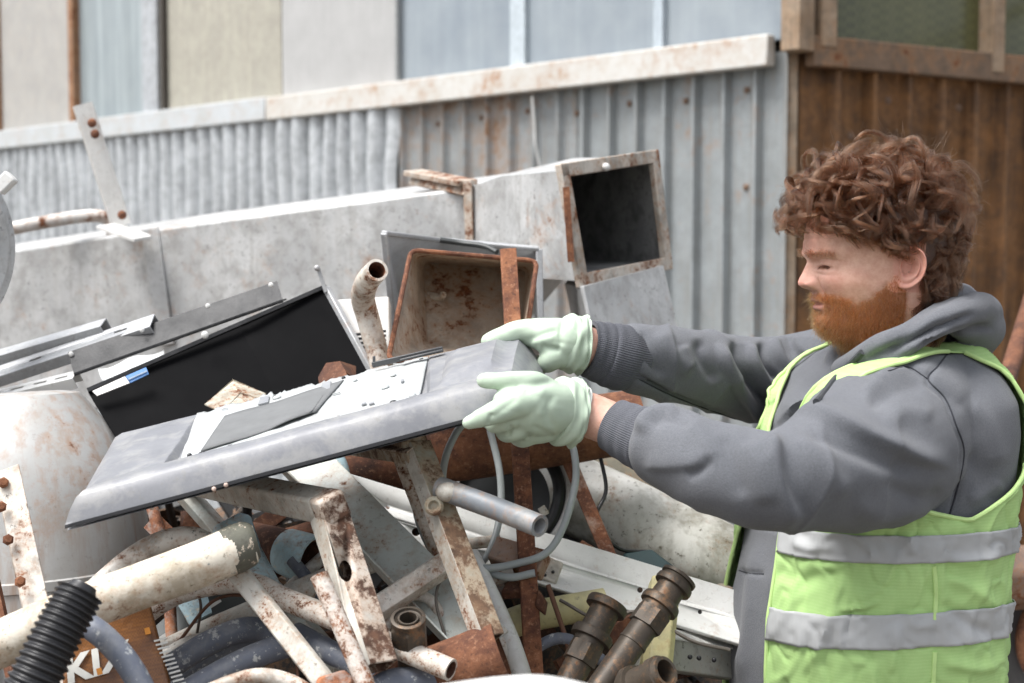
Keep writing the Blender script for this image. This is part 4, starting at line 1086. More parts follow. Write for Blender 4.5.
# hex coupling
m = MB(); A, B = W(411, 655, 1.66), W(405, 560, 1.58)
A_, up_ = W(410, 650, 1.66), (W(407, 600, 1.625) - W(410, 650, 1.66)).normalized()
m.lathe(A_ - up_ * .04, A_, [(0, .0155), (.045, .0155), (.046, .0205), (.060, .0225), (.076, .0225), (.079, .0195), (.083, .0195), (.084, .0205), (.088, .0205), (.089, .0185), (.089, .0165), (.086, .0155), (.084, .0125), (.088, .0120), (.088, .0100), (.060, .0095), (.060, .001)], 36, hexat=(3, 4)); m.build('pipe_coupling', M_brass, None, 'brown hexagonal pipe coupling standing upright with its bore showing', 'coupling', smooth=35)
# rusty drum piece low
tube_thing('rusty_cylinder', 'thick rusty cylinder lying low behind the open rust-specked tube', 'cylinder', [(380, 702, 1.70), (410, 690, 1.695), (440, 678, 1.69), (470, 666, 1.685), (498, 654, 1.68), (502, 652.5, 1.68)], [33, 33, 33, 33, 33, 31], M_rust, .006, 8, 40, wob=.02, smoothpath=False)
tube_thing('white_tube', 'plain white tube sloping down left of the upright rusty bar', 'tube', [(470, 555, 1.94), (490, 595, 1.90), (512, 645, 1.86), (530, 700, 1.82)], 9.5, M_white, .002)
tube_thing('white_tube', 'white tube stub lying under the cable loops', 'tube', [(455, 600, 1.96), (482, 582, 1.95), (512, 572, 1.96)], 8, M_offwhite, .002)
tube_thing('yellow_pipe', 'faded yellow pipe behind the upright rusty bar', 'pipe', [(490, 632, 1.98), (530, 617, 1.97), (565, 610, 1.97), (605, 603, 1.98)], 15, M_yellow, .003)
m = MB(); m.prism(W(668, 575, 1.94), W(655, 700, 1.84), [(-.02, -.01), (-.012, 0), (.012, 0), (.02, -.01), (.02, -.04), (-.02, -.04)]); m.build('yellow_duct', M_yellow, None, 'faded yellow flat tube standing behind the brown hose fittings', 'tube', bevel=.002)
m = MB(); m.plate([W(500, 592, 1.93), W(508, 578, 1.95), W(532, 575, 1.95), W(528, 590, 1.92)], .015); m.build('rust_flake', M_rustd, None, 'dark rusty lump just left of the upright rusty bar', 'rust lump', bevel=.003)
m = MB(); m.plate([W(534, 605, 1.90), W(538, 588, 1.91), W(546, 600, 1.90), W(544, 613, 1.89)], .015); m.build('rust_flake', M_rustd, None, 'small rusty lump just right of the upright rusty bar', 'rust lump', bevel=.003)
# hose fittings
def fitting(label, A, B, prof, hexat, n=36):
    A, B = W(*A), W(*B)
    m = MB(); m.lathe(A, B, prof, n, hexat=hexat); return m.build('hose_fitting', M_brass, None, label, 'hose fitting', 'brown hose fittings', smooth=35)
fa = fitting('long brown hose fitting lying diagonally across the white beam', (592, 700, 1.70), (690, 562, 1.78),
   [(t * .80, r * .78) for t, r in [(0, .022), (.105, .022), (.106, .0235), (.110, .0235), (.112, .0225), (.138, .0225), (.139, .029), (.168, .029), (.169, .026), (.176, .026), (.177, .032), (.184, .033), (.190, .031), (.191, .024), (.215, .0235), (.216, .031), (.221, .032), (.226, .031), (.226, .027), (.232, .026), (.233, .030), (.238, .030), (.239, .026), (.20, .02), (.18, .0)]], (6, 7))
fb = fitting('shorter brown hose fitting left of the long one', (560, 700, 1.76), (612, 596, 1.82),
   [(t * .93, r * .78) for t, r in [(0, .0225), (.055, .0225), (.056, .029), (.082, .029), (.083, .026), (.090, .026), (.091, .034), (.100, .035), (.104, .033), (.105, .025), (.137, .0245), (.138, .034), (.146, .035), (.150, .033), (.151, .02), (.13, .001)]], (2, 3))
fc_ = fitting('small brown hose coupling at the bottom edge right of the long fitting', (625, 690, 1.68), (682, 664, 1.62),
   [(0, .018), (.01, .024), (.02, .024), (.021, .019), (.05, .019), (.051, .0215), (.062, .0215), (.063, .019), (.07, .018), (.07, .014), (.04, .013), (.04, .0)], ())
# lower right channel
m = MB(); m.prism(W(655, 652, 1.92), W(748, 667, 2.06), [(-.026, 0), (.02, 0), (.02, -.05), (-.026, -.05)], hint=(0, -1, .35), roll=0); ob = m.build('steel_channel', metal_mat('worn_pale_steel', (0.40, 0.40, 0.36), (0.30, 0.30, 0.26), dirt=.5, rough=.5, rust=.1), None, 'pale steel channel with small holes below the white beam', 'channel', bevel=.002)
m = MB(); m.plate([W(655, 634, 1.92), W(663, 627, 1.98), W(750, 642, 2.10), W(748, 650, 2.05)], .004, nrm=(0, -.3, 1)); m.build('white_cover', M_white, ob, bevel=.001)
for x, y in ((690, 657), (699, 658), (714, 660)):
    m = MB(); m.sphere(W(x, y, 1.935 + (x - 690) * .0014), .0035); m.build('rivet', M_blackpl, ob)
# teal scrap, bits
m = MB(); m.plate([W(622, 552, 2.16), W(652, 548, 2.18), W(684, 572, 2.12), W(650, 590, 2.10)], .02); m.build('teal_scrap', plain('dark_teal_plastic', (0.012, 0.036, 0.038), .5), None, 'dark teal plastic scrap between the beam and the bumper', 'plastic scrap', bevel=.005)
m = MB(); m.plate([W(708, 586, 2.08), W(722, 581, 2.10), (W(738, 588, 2.09)), W(726, 595, 2.06)], .012); m.build('rust_flake', M_bin, None, 'small pale brown lump beside the worker\'s vest and the beam', 'rust lump', bevel=.005)
# blurred pale tube close to the lens
tube_thing('near_pale_pipe', 'blurred pale pipe very close, at the bottom edge', 'pipe', [(350, 716, 1.12), (430, 699, 1.10), (510, 688, 1.10), (560, 690, 1.10), (640, 712, 1.12)], 12, M_white, .003)

# ---- behind the worker, right edge
p_lo = W(1004, 390, 3.0); p_hi = wr(1.9, .06, 2.9)
m = MB(); m.tube([p_lo.lerp(p_hi, t) for t in (-.16, 0, .3, .6, 1)], .019, 18, hollow=.003); m.build('rusty_pole', M_rust, None, 'long rusty pole leaning against the brown wall behind the worker\'s back', 'pole', smooth=45)
whl = empty('old_wheel', W(1020, 640, 2.9), 'old tyre lying behind the worker\'s back at the right edge', 'wheel')
cc = W(1068, 640, 2.9); ax = Vector((-.35, -.9, .2)).normalized()
m = MB(); m.tube(ring(cc, ax, .135, 0), .035, 14); m.build('tyre', plain('old_rubber', (0.035, 0.033, 0.032), .8, 0, .3, 30, .4), whl)
m = MB(); m.lathe(cc - ax * .03, cc + ax, [(0, .11), (.03, .11), (.035, .08), (.05, .03), (.052, .0)], 40); m.build('rim', M_rustd, whl)
m = MB(); m.prism(W(955, 566, 2.68), W(1090, 560, 2.75), [(-.05, -.02), (-.03, .0), (.02, .0), (.06, -.04), (.06, -.09), (-.05, -.09)], hint=(0, -1, .8)); m.build('rusty_fender', metal_mat('brown_grey_paint', (0.24, 0.17, 0.13), (0.17, 0.12, 0.10), rust=.3, rough=.6), None, 'brownish fender above the old tyre', 'fender', bevel=.01)
dr = W(1068, 716, 2.92)
m = MB(); m.lathe(Vector((dr.x, dr.y, 0)), Vector((dr.x, dr.y, 1)), [(0, .27), (.02, .285), (.24, .285), (.25, .292), (.26, .285), (.46, .285), (.47, .292), (.48, .285), (dr.z - .01, .285), (dr.z, .275), (dr.z - .01, .26)], 48); m.build('steel_drum', M_rustd, None, 'dark rusty steel drum under the old tyre', 'drum')

# ---- loose wires and thin rods among the heavier scrap
M_wire = plain('dull_wire', (0.16, 0.14, 0.12), .5, .3)
M_wired = plain('rust_wire', (0.13, 0.06, 0.035), .8)
for lab, pts, r, mt in (
    ('thin bent rusty wire arching over the slate tubes', [(180, 640, 1.84), (215, 600, 1.80), (255, 600, 1.78), (290, 640, 1.74), (300, 690, 1.70)], 1.7, M_wired),
    ('thin dull wire hooked round the curved rusty tube', [(120, 590, 1.80), (150, 566, 1.72), (178, 572, 1.73), (200, 600, 1.80), (196, 640, 1.86)], 1.5, M_wire),
    ('thin rusty rod leaning in front of the yellow pipe', [(548, 585, 1.93), (566, 640, 1.90), (580, 700, 1.86)], 2.6, M_wired),
    ('dull wire snaking below the white channel beam', [(560, 600, 1.95), (600, 620, 1.92), (640, 612, 1.92), (690, 640, 1.90), (730, 650, 1.9)], 1.8, M_wire),
    ('thin rusty rod under the angle section', [(330, 600, 1.98), (370, 640, 1.92), (430, 690, 1.86)], 2.6, M_wired),
    ('short dull wire sticking up beside the brown pipe coupling', [(446, 640, 1.78), (436, 600, 1.80), (444, 575, 1.82), (462, 566, 1.84)], 1.6, M_wire),
    ('thin black lead hanging from the rusty pipe', [(600, 455, 2.20), (606, 490, 2.18), (596, 520, 2.16), (618, 548, 2.16), (650, 552, 2.18)], 2.0, M_blackpl)):
    tube_thing('loose_wire', lab, 'wire', pts, r, mt, 0, 10, 8)
m = MB(); m.prism(W(258, 528, 2.03), W(322, 480, 2.12), [(-.012, 0), (.012, 0), (.012, -.02), (.009, -.02), (.009, -.003), (-.012, -.003)]); m.build('thin_angle', M_rustd, None, 'thin dark rusty angle deep behind the square frame', 'angle section')
m = MB(); m.prism(W(560, 668, 1.92), W(650, 612, 1.98), [(-.010, 0), (.010, 0), (.010, -.015), (-.010, -.015)]); m.build('flat_bar', M_rustd, None, 'dark rusty flat bar between the two brown hose fittings', 'bar')
m = MB(); m.prism(W(150, 520, 2.02), W(206, 575, 1.98), [(-.014, 0), (.014, 0), (.014, -.003), (-.014, -.003)]); m.build('flat_bar', M_rustp, None, 'rusty flat bar between the white tank and the alloy bar', 'bar')

M_thin = metal_mat('thin_tube_white_paint', (0.55, 0.53, 0.49), (0.44, 0.42, 0.38), rust=.3, rs=40, dirt=.7, rough=.55)
for lab, pts, r, mt in (
    ('thin dirty white tube passing under the square frame\'s elbow', [(268, 610, 1.90), (320, 560, 1.94), (372, 520, 2.0)], 6.5, M_thin),
    ('thin grey tube running down behind the short rusty tube', [(292, 560, 1.92), (350, 630, 1.86), (400, 700, 1.80)], 6.5, M_slate),
    ('thin rusty tube crossing beneath the channel beam\'s holes', [(350, 575, 2.0), (420, 552, 2.02), (500, 540, 2.04)], 6, M_white_rust2),
    ('thin white tube leaning left of the upright rusty bar\'s foot', [(448, 585, 1.90), (500, 640, 1.86), (530, 690, 1.84)], 6, M_thin),
    ('thin slate tube low between the yellow pipe and the hose fittings', [(530, 650, 1.90), (570, 640, 1.90), (640, 690, 1.86)], 6, M_slate),
    ('thin white tube low behind the torn package', [(150, 665, 1.80), (195, 640, 1.82), (270, 632, 1.84)], 6, M_thin),
    ('thin rusty tube standing between the white tank and the cream pipe', [(150, 500, 2.02), (166, 560, 1.96), (172, 640, 1.90)], 6, M_rustp),
    ('thin bent tube curling behind the pipe coupling', [(380, 640, 1.78), (400, 600, 1.80), (430, 600, 1.82), (452, 640, 1.80)], 5.5, M_white_rust2),
    ('thin brown tube below the pale bumper\'s edge', [(580, 545, 2.12), (640, 580, 2.08), (700, 600, 2.08)], 5.5, M_rustd)):
    tube_thing('thin_tube', lab, 'tube', pts, r, mt, .0015, 8, 16)
# ================================================================== the worker
from mathutils.bvhtree import BVHTree
cam_np = np.array(CAM)
def project(V):
    q = V - cam_np
    d = q @ np.array(FWD)
    return 512 + F * (q @ np.array(RT)) / d, 341.5 - F * (q @ np.array(UP)) / d, d
def chain(mb, pts, n=20, k=6, capf=1.0):
    """rounded limb through (Vector, radius) points"""
    q = crom([tuple(p) + (r,) for p, r in pts], k)
    P = [Vector(a[:3]) for a in q]; rs = [a[3] for a in q]
    e = []
    t0 = (P[0] - P[1]).normalized(); t1 = (P[-1] - P[-2]).normalized()
    for a in (80, 60, 40, 20): e.append((P[0] + t0 * rs[0] * capf * math.sin(R(a)), rs[0] * math.cos(R(a))))
    z = []
    for a in (20, 40, 60, 80): z.append((P[-1] + t1 * rs[-1] * capf * math.sin(R(a)), rs[-1] * math.cos(R(a))))
    al = e + list(zip(P, rs)) + z
    mb.tube([a for a, _ in al], [b for _, b in al], n)
def PC(*pts):
    """(x, y, depth, radius in px) -> (Vector, metres)"""
    return [(W(x, y, d), r * d / F) for x, y, d, r in pts]
def remesh(mb, voxel, smooth=6, fac=0.5):
    o = mb.build('tmp_union', M_black, loc=(0, 0, 0), smooth=0)
    md = o.modifiers.new('r', 'REMESH'); md.mode = 'VOXEL'; md.voxel_size = voxel
    if smooth:
        md = o.modifiers.new('s', 'SMOOTH'); md.iterations = smooth; md.factor = fac
    bpy.context.view_layer.update()
    dg = bpy.context.evaluated_depsgraph_get()
    me = o.evaluated_get(dg).to_mesh()
    nv = len(me.vertices)
    V = np.empty(nv * 3); me.vertices.foreach_get('co', V); V = V.reshape(-1, 3)
    FQ = [tuple(p.vertices) for p in me.polygons]
    o.evaluated_get(dg).to_mesh_clear()
    d = o.data
    bpy.data.objects.remove(o); bpy.data.meshes.remove(d)
    return V, FQ
def normals_of(V, FQ):
    me = bpy.data.meshes.new('t'); me.from_pydata(V.tolist(), [], FQ); me.update()
    nn = np.empty(len(V) * 3); me.vertex_normals.foreach_get('vector', nn)
    bpy.data.meshes.remove(me)
    return nn.reshape(-1, 3)
def seen_mask(V, FQ, Nn, bvh=None):
    bvh = bvh or BVHTree.FromPolygons(V.tolist(), FQ)
    q = V - cam_np
    L = np.linalg.norm(q, axis=1)
    dirs = q / L[:, None]
    f = -(dirs * Nn).sum(1)
    m = np.clip(f * 3.0, 0, 1)
    for i in np.nonzero(m > 0)[0]:
        h = bvh.ray_cast(CAM, Vector(dirs[i]), L[i] - 0.012)
        if h[0] is not None: m[i] = 0
    return m
def stroke_disp(V, mask, strokes):
    """strokes: (polyline in picture px, amplitude in metres, width in px, sharpness side or 0)"""
    X, Y, _ = project(V)
    out = np.zeros(len(V))
    for poly, amp, w, side in strokes:
        pl = np.array(crom(poly, 6)) if len(poly) > 2 else np.array(poly, float)
        seg = pl[1:] - pl[:-1]; sl_ = np.linalg.norm(seg, axis=1); cum = np.concatenate([[0], np.cumsum(sl_)]); tot = cum[-1]
        sel = np.nonzero((X > pl[:, 0].min() - 4 * w) & (X < pl[:, 0].max() + 4 * w) & (Y > pl[:, 1].min() - 4 * w) & (Y < pl[:, 1].max() + 4 * w) & (mask > 0))[0]
        if not len(sel): continue
        best = np.full(len(sel), 1e9); sg = np.zeros(len(sel)); tt = np.zeros(len(sel))
        px, py = X[sel], Y[sel]
        for i in range(len(seg)):
            if sl_[i] < 1e-6: continue
            ux, uy = seg[i] / sl_[i]
            rx, ry = px - pl[i, 0], py - pl[i, 1]
            t = np.clip(rx * ux + ry * uy, 0, sl_[i])
            dx, dy = rx - t * ux, ry - t * uy
            dd = np.hypot(dx, dy)
            b = dd < best
            best = np.where(b, dd, best); sg = np.where(b, np.sign(ux * ry - uy * rx), sg); tt = np.where(b, (cum[i] + t) / tot, tt)
        wl_ = w * np.where(sg * side > 0, 0.45, 1.0 + 0.6 * abs(side)) if side else w
        tap = np.clip(np.minimum(tt, 1 - tt) * 5, 0, 1); tap = tap * tap * (3 - 2 * tap)
        out[sel] += amp * np.exp(-(best / wl_) ** 2) * tap
    return out * mask
def make(name, V, FQ, mats, parent=None, smooth=70, **kw):
    m = MB(); m.v = [tuple(p) for p in V]; m.f = list(FQ); m.m = [0] * len(FQ)
    return m.build(name, mats, parent, smooth=smooth, **kw)

# ---- materials
g = N('skin')
def attr(g, name):
    a = g.n('Attribute'); a.attribute_name = name; return a.outputs['Fac']
sk = g.mix(g.ramp(g.noise(g.coord(1), 75, 7, .7), [(.38, 0), (.62, 1)]), (0.60, 0.365, 0.28), (0.50, 0.27, 0.20))
sk = g.mix(g.math('MULTIPLY', attr(g, 'blush'), 0.55), sk, (0.52, 0.20, 0.16))
sk = g.mix(attr(g, 'lips'), sk, (0.42, 0.16, 0.14))
sk = g.mix(attr(g, 'scalp_lash_shade'), sk, (0.045, 0.022, 0.014))
sk = g.mix(attr(g, 'stubble'), sk, (0.20, 0.075, 0.03))
g.b.inputs['Subsurface Weight'].default_value = 0.12
g.b.inputs['Subsurface Radius'].default_value = (0.01, 0.004, 0.002)
g.b.inputs['Subsurface Scale'].default_value = 0.6
M_skin = g.out(sk, 0.5, 0, g.bump(g.noise(g.coord(2), 700, 5, .7), .3, .0012))
def cloth(name, c, c2, scale=700, bump=.35, sheen=.15, rough=.9, ws=(1, 1, 1), lowvar=9):
    g = N(name)
    n1 = g.noise(g.coord(1), lowvar, 6, .6); n2 = g.noise(g.coord(2, ws), scale * .6, 5, .8)
    col = g.mix(g.ramp(n1, [(.35, 0), (.65, 1)]), c, c2)
    col = g.mix(g.math('MULTIPLY', g.ramp(n2, [(.38, 1), (.6, 0)]), .35), col, tuple(x * .35 for x in c))
    return g.out(col, rough, 0, g.bump(n2, bump, .0018), .2, sheen)
M_hoodie = cloth('grey_sweatshirt_cloth', (0.142, 0.148, 0.163), (0.116, 0.122, 0.136), bump=.6)
M_seam = plain('dark_seam', (0.03, 0.032, 0.04), .9)
M_cord = plain('charcoal_cord', (0.05, 0.053, 0.06), .9, 0, .4, 500, .5)
g = N('ribbed_cuff_cloth')
M_rib = cloth('ribbed_cuff_cloth', (0.10, 0.104, 0.12), (0.09, 0.094, 0.108))
g = N('hi_vis_mesh')
wv = g.n('TexWave', wave_type='BANDS', bands_direction='Z'); wv.inputs['Scale'].default_value = 75; wv.inputs['Distortion'].default_value = 1.6; wv.inputs['Detail'].default_value = 2
g.l(g.coord(0), wv.inputs['Vector'])
n2 = g.noise(g.coord(2, (1, 1, 3)), 500, 3, .7)
col = g.mix(g.ramp(g.noise(g.coord(1), 8, 5), [(.35, 0), (.65, 1)]), (0.43, 0.61, 0.25), (0.375, 0.545, 0.22))
col = g.mix(g.math('MULTIPLY', wv.outputs['Fac'], .38), col, (0.31, 0.52, 0.18))
col = g.mix(g.math('MULTIPLY', g.ramp(n2, [(.4, 1), (.6, 0)]), .25), col, (0.29, 0.50, 0.17))
M_vest = g.out(col, .75, 0, g.bump(n2, .25, .001), .25)
M_piping = plain('bright_green_piping', (0.48, 0.68, 0.26), .6, 0, .1, 60)
g = N('reflective_tape')
n2 = g.noise(g.coord(2), 900, 2, .5)
col = g.mix(g.ramp(g.noise(g.coord(1), 7, 5), [(.35, 0), (.65, 1)]), (0.42, 0.43, 0.435), (0.35, 0.36, 0.365))
M_tape = g.out(col, .6, .05, g.bump(n2, .1, .0005), .4)
g = N('mint_rubber_glove')
col = g.mix(g.ramp(g.noise(g.coord(1), 25, 5), [(.35, 0), (.65, 1)]), (0.46, 0.555, 0.44), (0.39, 0.48, 0.375))
g.b.inputs['Subsurface Weight'].default_value = 0.08
g.b.inputs['Subsurface Radius'].default_value = (0.006, 0.008, 0.006)
M_glove = g.out(col, .5, 0, g.bump(g.noise(g.coord(3), 260, 4), .06, .001), .4)
M_lining = plain('white_cotton_lining', (0.66, 0.68, 0.64), .9, 0, .1, 300, .4)
M_trouser = cloth('dark_work_trousers', (0.035, 0.04, 0.055), (0.03, 0.034, 0.045))
M_boot = plain('worn_black_boots', (0.03, 0.028, 0.026), .6)

# ---- torso surface: th 0 = front, +90 = the side turned to the viewer
BY = R(17)
bf = np.array([-math.cos(BY), -math.sin(BY), 0]); bl = np.array([math.sin(BY), -math.cos(BY), 0])
TD = 2.0
TR = [(336, 906, 40, .070), (344, 905, 62, .100), (356, 904, 88, .142), (372, 902, 106, .178), (395, 897, 117, .200), (425, 891, 122, .208), (460, 884, 126, .208), (500, 876, 129, .205), (550, 869, 131, .202), (600, 863, 133, .202), (650, 862, 133, .202), (700, 862, 133, .202), (770, 863, 132, .202), (830, 865, 128, .198)]
TRa = np.array(TR, float)
def tz(y): return float(W(880, y, TD).z)
def torso(th, y, off=0.0):
    """point of the upper body at angle th, picture height y (at depth TD)"""
    cx = np.interp(y, TRa[:, 0], TRa[:, 1]); a = np.interp(y, TRa[:, 0], TRa[:, 2]) * TD / F + off; b = np.interp(y, TRa[:, 0], TRa[:, 3]) + off
    c = W(cx, y, TD)
    ct, st = math.cos(th), math.sin(th)
    p = 2 / 2.35
    x = a * math.copysign(abs(ct) ** p, ct); s_ = b * math.copysign(abs(st) ** p, st)
    return np.array([c.x, TD * math.cos(PITCH) + (c.y - TD * math.cos(PITCH)), c.z]) + bf * x + bl * s_
# smooth the table
ys_ = np.linspace(336, 830, 120)
tab = np.stack([np.interp(ys_, TRa[:, 0], TRa[:, i]) for i in range(4)], 1)
for _ in range(6): tab[1:-1, 1:] = (tab[:-2, 1:] + 2 * tab[1:-1, 1:] + tab[2:, 1:]) / 4
TRa = tab; TRa[:, 0] = ys_
# fit the outline: chest side and back as seen from the camera
TGL = np.array([(336, 862), (356, 815), (372, 795), (395, 779), (425, 764), (460, 755), (500, 750), (550, 743), (600, 733), (650, 729), (830, 728)], float)
TGR = np.array([(336, 956), (344, 975), (356, 990), (372, 1004), (395, 1018), (425, 1020), (460, 1016), (500, 1009), (550, 1004), (600, 1000), (650, 999), (830, 997)], float)
for _ in range(6):
    for i in range(len(TRa)):
        y = TRa[i, 0]
        xs = project(np.array([torso(t, y) for t in np.radians(np.arange(0, 360, 4))]))[0]
        eL = np.interp(y, TGL[:, 0], TGL[:, 1]) - xs.min(); eR = np.interp(y, TGR[:, 0], TGR[:, 1]) - xs.max()
        TRa[i, 1] += (eL + eR) / 2 * .9; TRa[i, 2] += (eR - eL) / 2 * .8
        TRa[i, 2] = max(TRa[i, 2], 30)
# limbs
L_ARM = [(905, 432, 1.90, 74), (880, 446, 1.81, 80), (845, 463, 1.73, 70), (808, 475, 1.665, 58), (770, 481, 1.635, 51), (735, 474, 1.645, 47), (700, 461, 1.67, 43), (668, 448, 1.705, 40), (655, 443, 1.718, 37), (648, 440, 1.725, 31)]
R_ARM = [(868, 372, 2.16, 58), (820, 378, 2.20, 50), (775, 381, 2.21, 44), (735, 376, 2.17, 41), (695, 368, 2.10, 38), (655, 362, 2.04, 37), (632, 359, 2.005, 35), (625, 358, 2.0, 30)]

# ---- body: one surface from head to feet (head and ears sculpted on top)
mb = MB()
chain(mb, PC((866, 690, 2.0, 95), (872, 560, 2.0, 100), (886, 450, 2.0, 88), (898, 385, 2.0, 62), (908, 340, 2.0, 42)), 28)
chain(mb, PC((900, 390, 2.12, 40), (860, 375, 2.18, 40), (775, 381, 2.2, 28), (735, 376, 2.17, 27), (660, 362, 2.05, 22), (618, 356, 1.995, 19), (600, 351, 1.985, 19.5), (581, 345, 1.965, 20.5), (562, 340, 1.955, 16)))
chain(mb, PC((920, 420, 1.9, 48), (880, 440, 1.82, 48), (808, 475, 1.67, 36), (770, 480, 1.64, 33), (700, 461, 1.675, 30), (640, 437, 1.735, 23), (604, 421, 1.763, 22.5), (580, 412, 1.765, 22.5), (558, 406, 1.76, 19)))
for sgn in (-1, 1):
    hip = Vector(torso(0, 770)) * 0; c = W(864, 740, TD)
    hp = Vector((c.x, c.y, .92)) + Vector(bl) * .10 * sgn
    kn = Vector((c.x - .03, c.y, .50)) + Vector(bl) * .12 * sgn; an = Vector((c.x + .02, c.y, .09)) + Vector(bl) * .12 * sgn
    chain(mb, [(hp, .10), (kn, .062), (an, .042), (an - Vector((0, 0, .045)), .04)])
    chain(mb, [(an - Vector((0, 0, .045)), .036), (an + Vector(bf) * .17 - Vector((0, 0, .055)), .030)])
legs = []
for sgn in (-1, 1):
    c = W(864, 740, TD)
    hp = Vector((c.x, c.y, .92)) + Vector(bl) * .10 * sgn
    kn = Vector((c.x - .03, c.y, .50)) + Vector(bl) * .12 * sgn; an = Vector((c.x + .02, c.y, .09)) + Vector(bl) * .12 * sgn
    legs.append((hp, kn, an))
# hands (inside the gloves), five fingers each; also used, thicker, for the gloves
HAND_L = dict(
    palm=[(562, 408, 1.755, 25), (545, 408, 1.735, 29), (526, 407, 1.712, 28), (512, 405, 1.700, 20)],
    palm2=[(556, 424, 1.755, 16), (535, 429, 1.735, 15), (520, 427, 1.72, 12)],
    fingers=[[(552, 392, 1.745, 13), (534, 383, 1.715, 12), (508, 381, 1.700, 9.5), (484, 380.5, 1.700, 8.3)],
             [(534, 400, 1.705, 17), (514, 405, 1.682, 15), (490, 415, 1.664, 11), (469, 422.5, 1.663, 7.0)],
             [(528, 410, 1.71, 13), (508, 418, 1.69, 11.5), (496, 424, 1.70, 10), (490, 421, 1.75, 9)],
             [(532, 420, 1.72, 12), (516, 430, 1.71, 11), (506, 433, 1.74, 9.5), (502, 428, 1.79, 8.5)],
             [(538, 428, 1.735, 11.5), (526, 437, 1.735, 10), (518, 438, 1.77, 8.5), (515, 433, 1.81, 7.5)]])
HAND_R = dict(
    palm=[(566, 342, 1.955, 23), (553, 338, 1.955, 21), (538, 334, 1.965, 16), (526, 334, 1.975, 13)],
    palm2=[(562, 354, 1.95, 15), (552, 358, 1.955, 13)],
    fingers=[[(560, 352, 1.945, 13), (551, 360, 1.95, 12), (543, 364, 1.985, 9.5), (536, 363, 2.02, 8)],
             [(540, 332, 1.955, 12), (522, 331, 1.962, 10.5), (505, 336, 1.968, 9.5), (492, 341, 1.972, 7.5)],
             [(540, 330, 1.975, 12), (520, 330, 1.985, 10.5), (503, 335, 1.99, 9.5), (488, 341, 1.99, 7.5)],
             [(541, 331, 1.995, 11.5), (522, 331, 2.005, 10), (506, 336, 2.01, 9), (493, 341, 2.01, 7)],
             [(543, 333, 2.015, 10.5), (528, 334, 2.025, 9), (515, 338, 2.03, 8), (504, 342, 2.03, 6.5)]])
for H in (HAND_L, HAND_R):
    for key in ('palm', 'palm2'): chain(mb, PC(*[(a, b, c, max(4, d - 9)) for a, b, c, d in H[key]]))
    for f in H['fingers']: chain(mb, PC(*[(a, b, c, d - 3.6) for a, b, c, d in f]), 14)
BV, BF = remesh(mb, 0.004, 4)

# head
HO = W(904, 270, 1.93); HS = 1.93 / F
HY = R(4)
hf = np.array([-math.cos(HY), -math.sin(HY), 0]); hl = np.array([math.sin(HY), -math.cos(HY), 0]); hu = np.array([0, 0, 1.0])
HO_ = np.array(HO)
def hw(P):
    P = np.asarray(P, float)
    return HO_ + HS * (P[..., 0:1] * hf + P[..., 1:2] * hl + P[..., 2:3] * hu)
HR = np.array([(106, 22, 10, 2), (104.5, 34, 0, 17), (100, 52, -14, 29), (90, 71, -31, 42), (75, 86, -43, 51), (55, 95, -50, 56), (40, 98.5, -52, 57.5), (28, 100.5, -52, 57.5), (20, 101, -51, 57), (10, 97.5, -49, 56.5), (0, 95.5, -47, 56), (-10, 93.5, -44, 55.5), (-18, 92, -41, 55), (-26, 90.5, -39, 53.5), (-33, 88, -37, 52), (-40, 87, -36, 50), (-50, 87, -34, 48), (-58, 84, -33, 46), (-66, 75, -34, 43), (-73, 56, -35, 41), (-82, 38, -39, 40), (-97, 33, -46, 41), (-120, 31, -54, 44), (-150, 30, -58, 48)], float)
def gs(d, s): return np.exp(-(d / s) ** 2)
def smooth_interp(z, col):
    o = np.argsort(HR[:, 0])
    zs = HR[o, 0]; v = HR[o, col]
    return sum(np.interp(z + dz, zs, v) for dz in (-4, -2, 0, 2, 4)) / 5
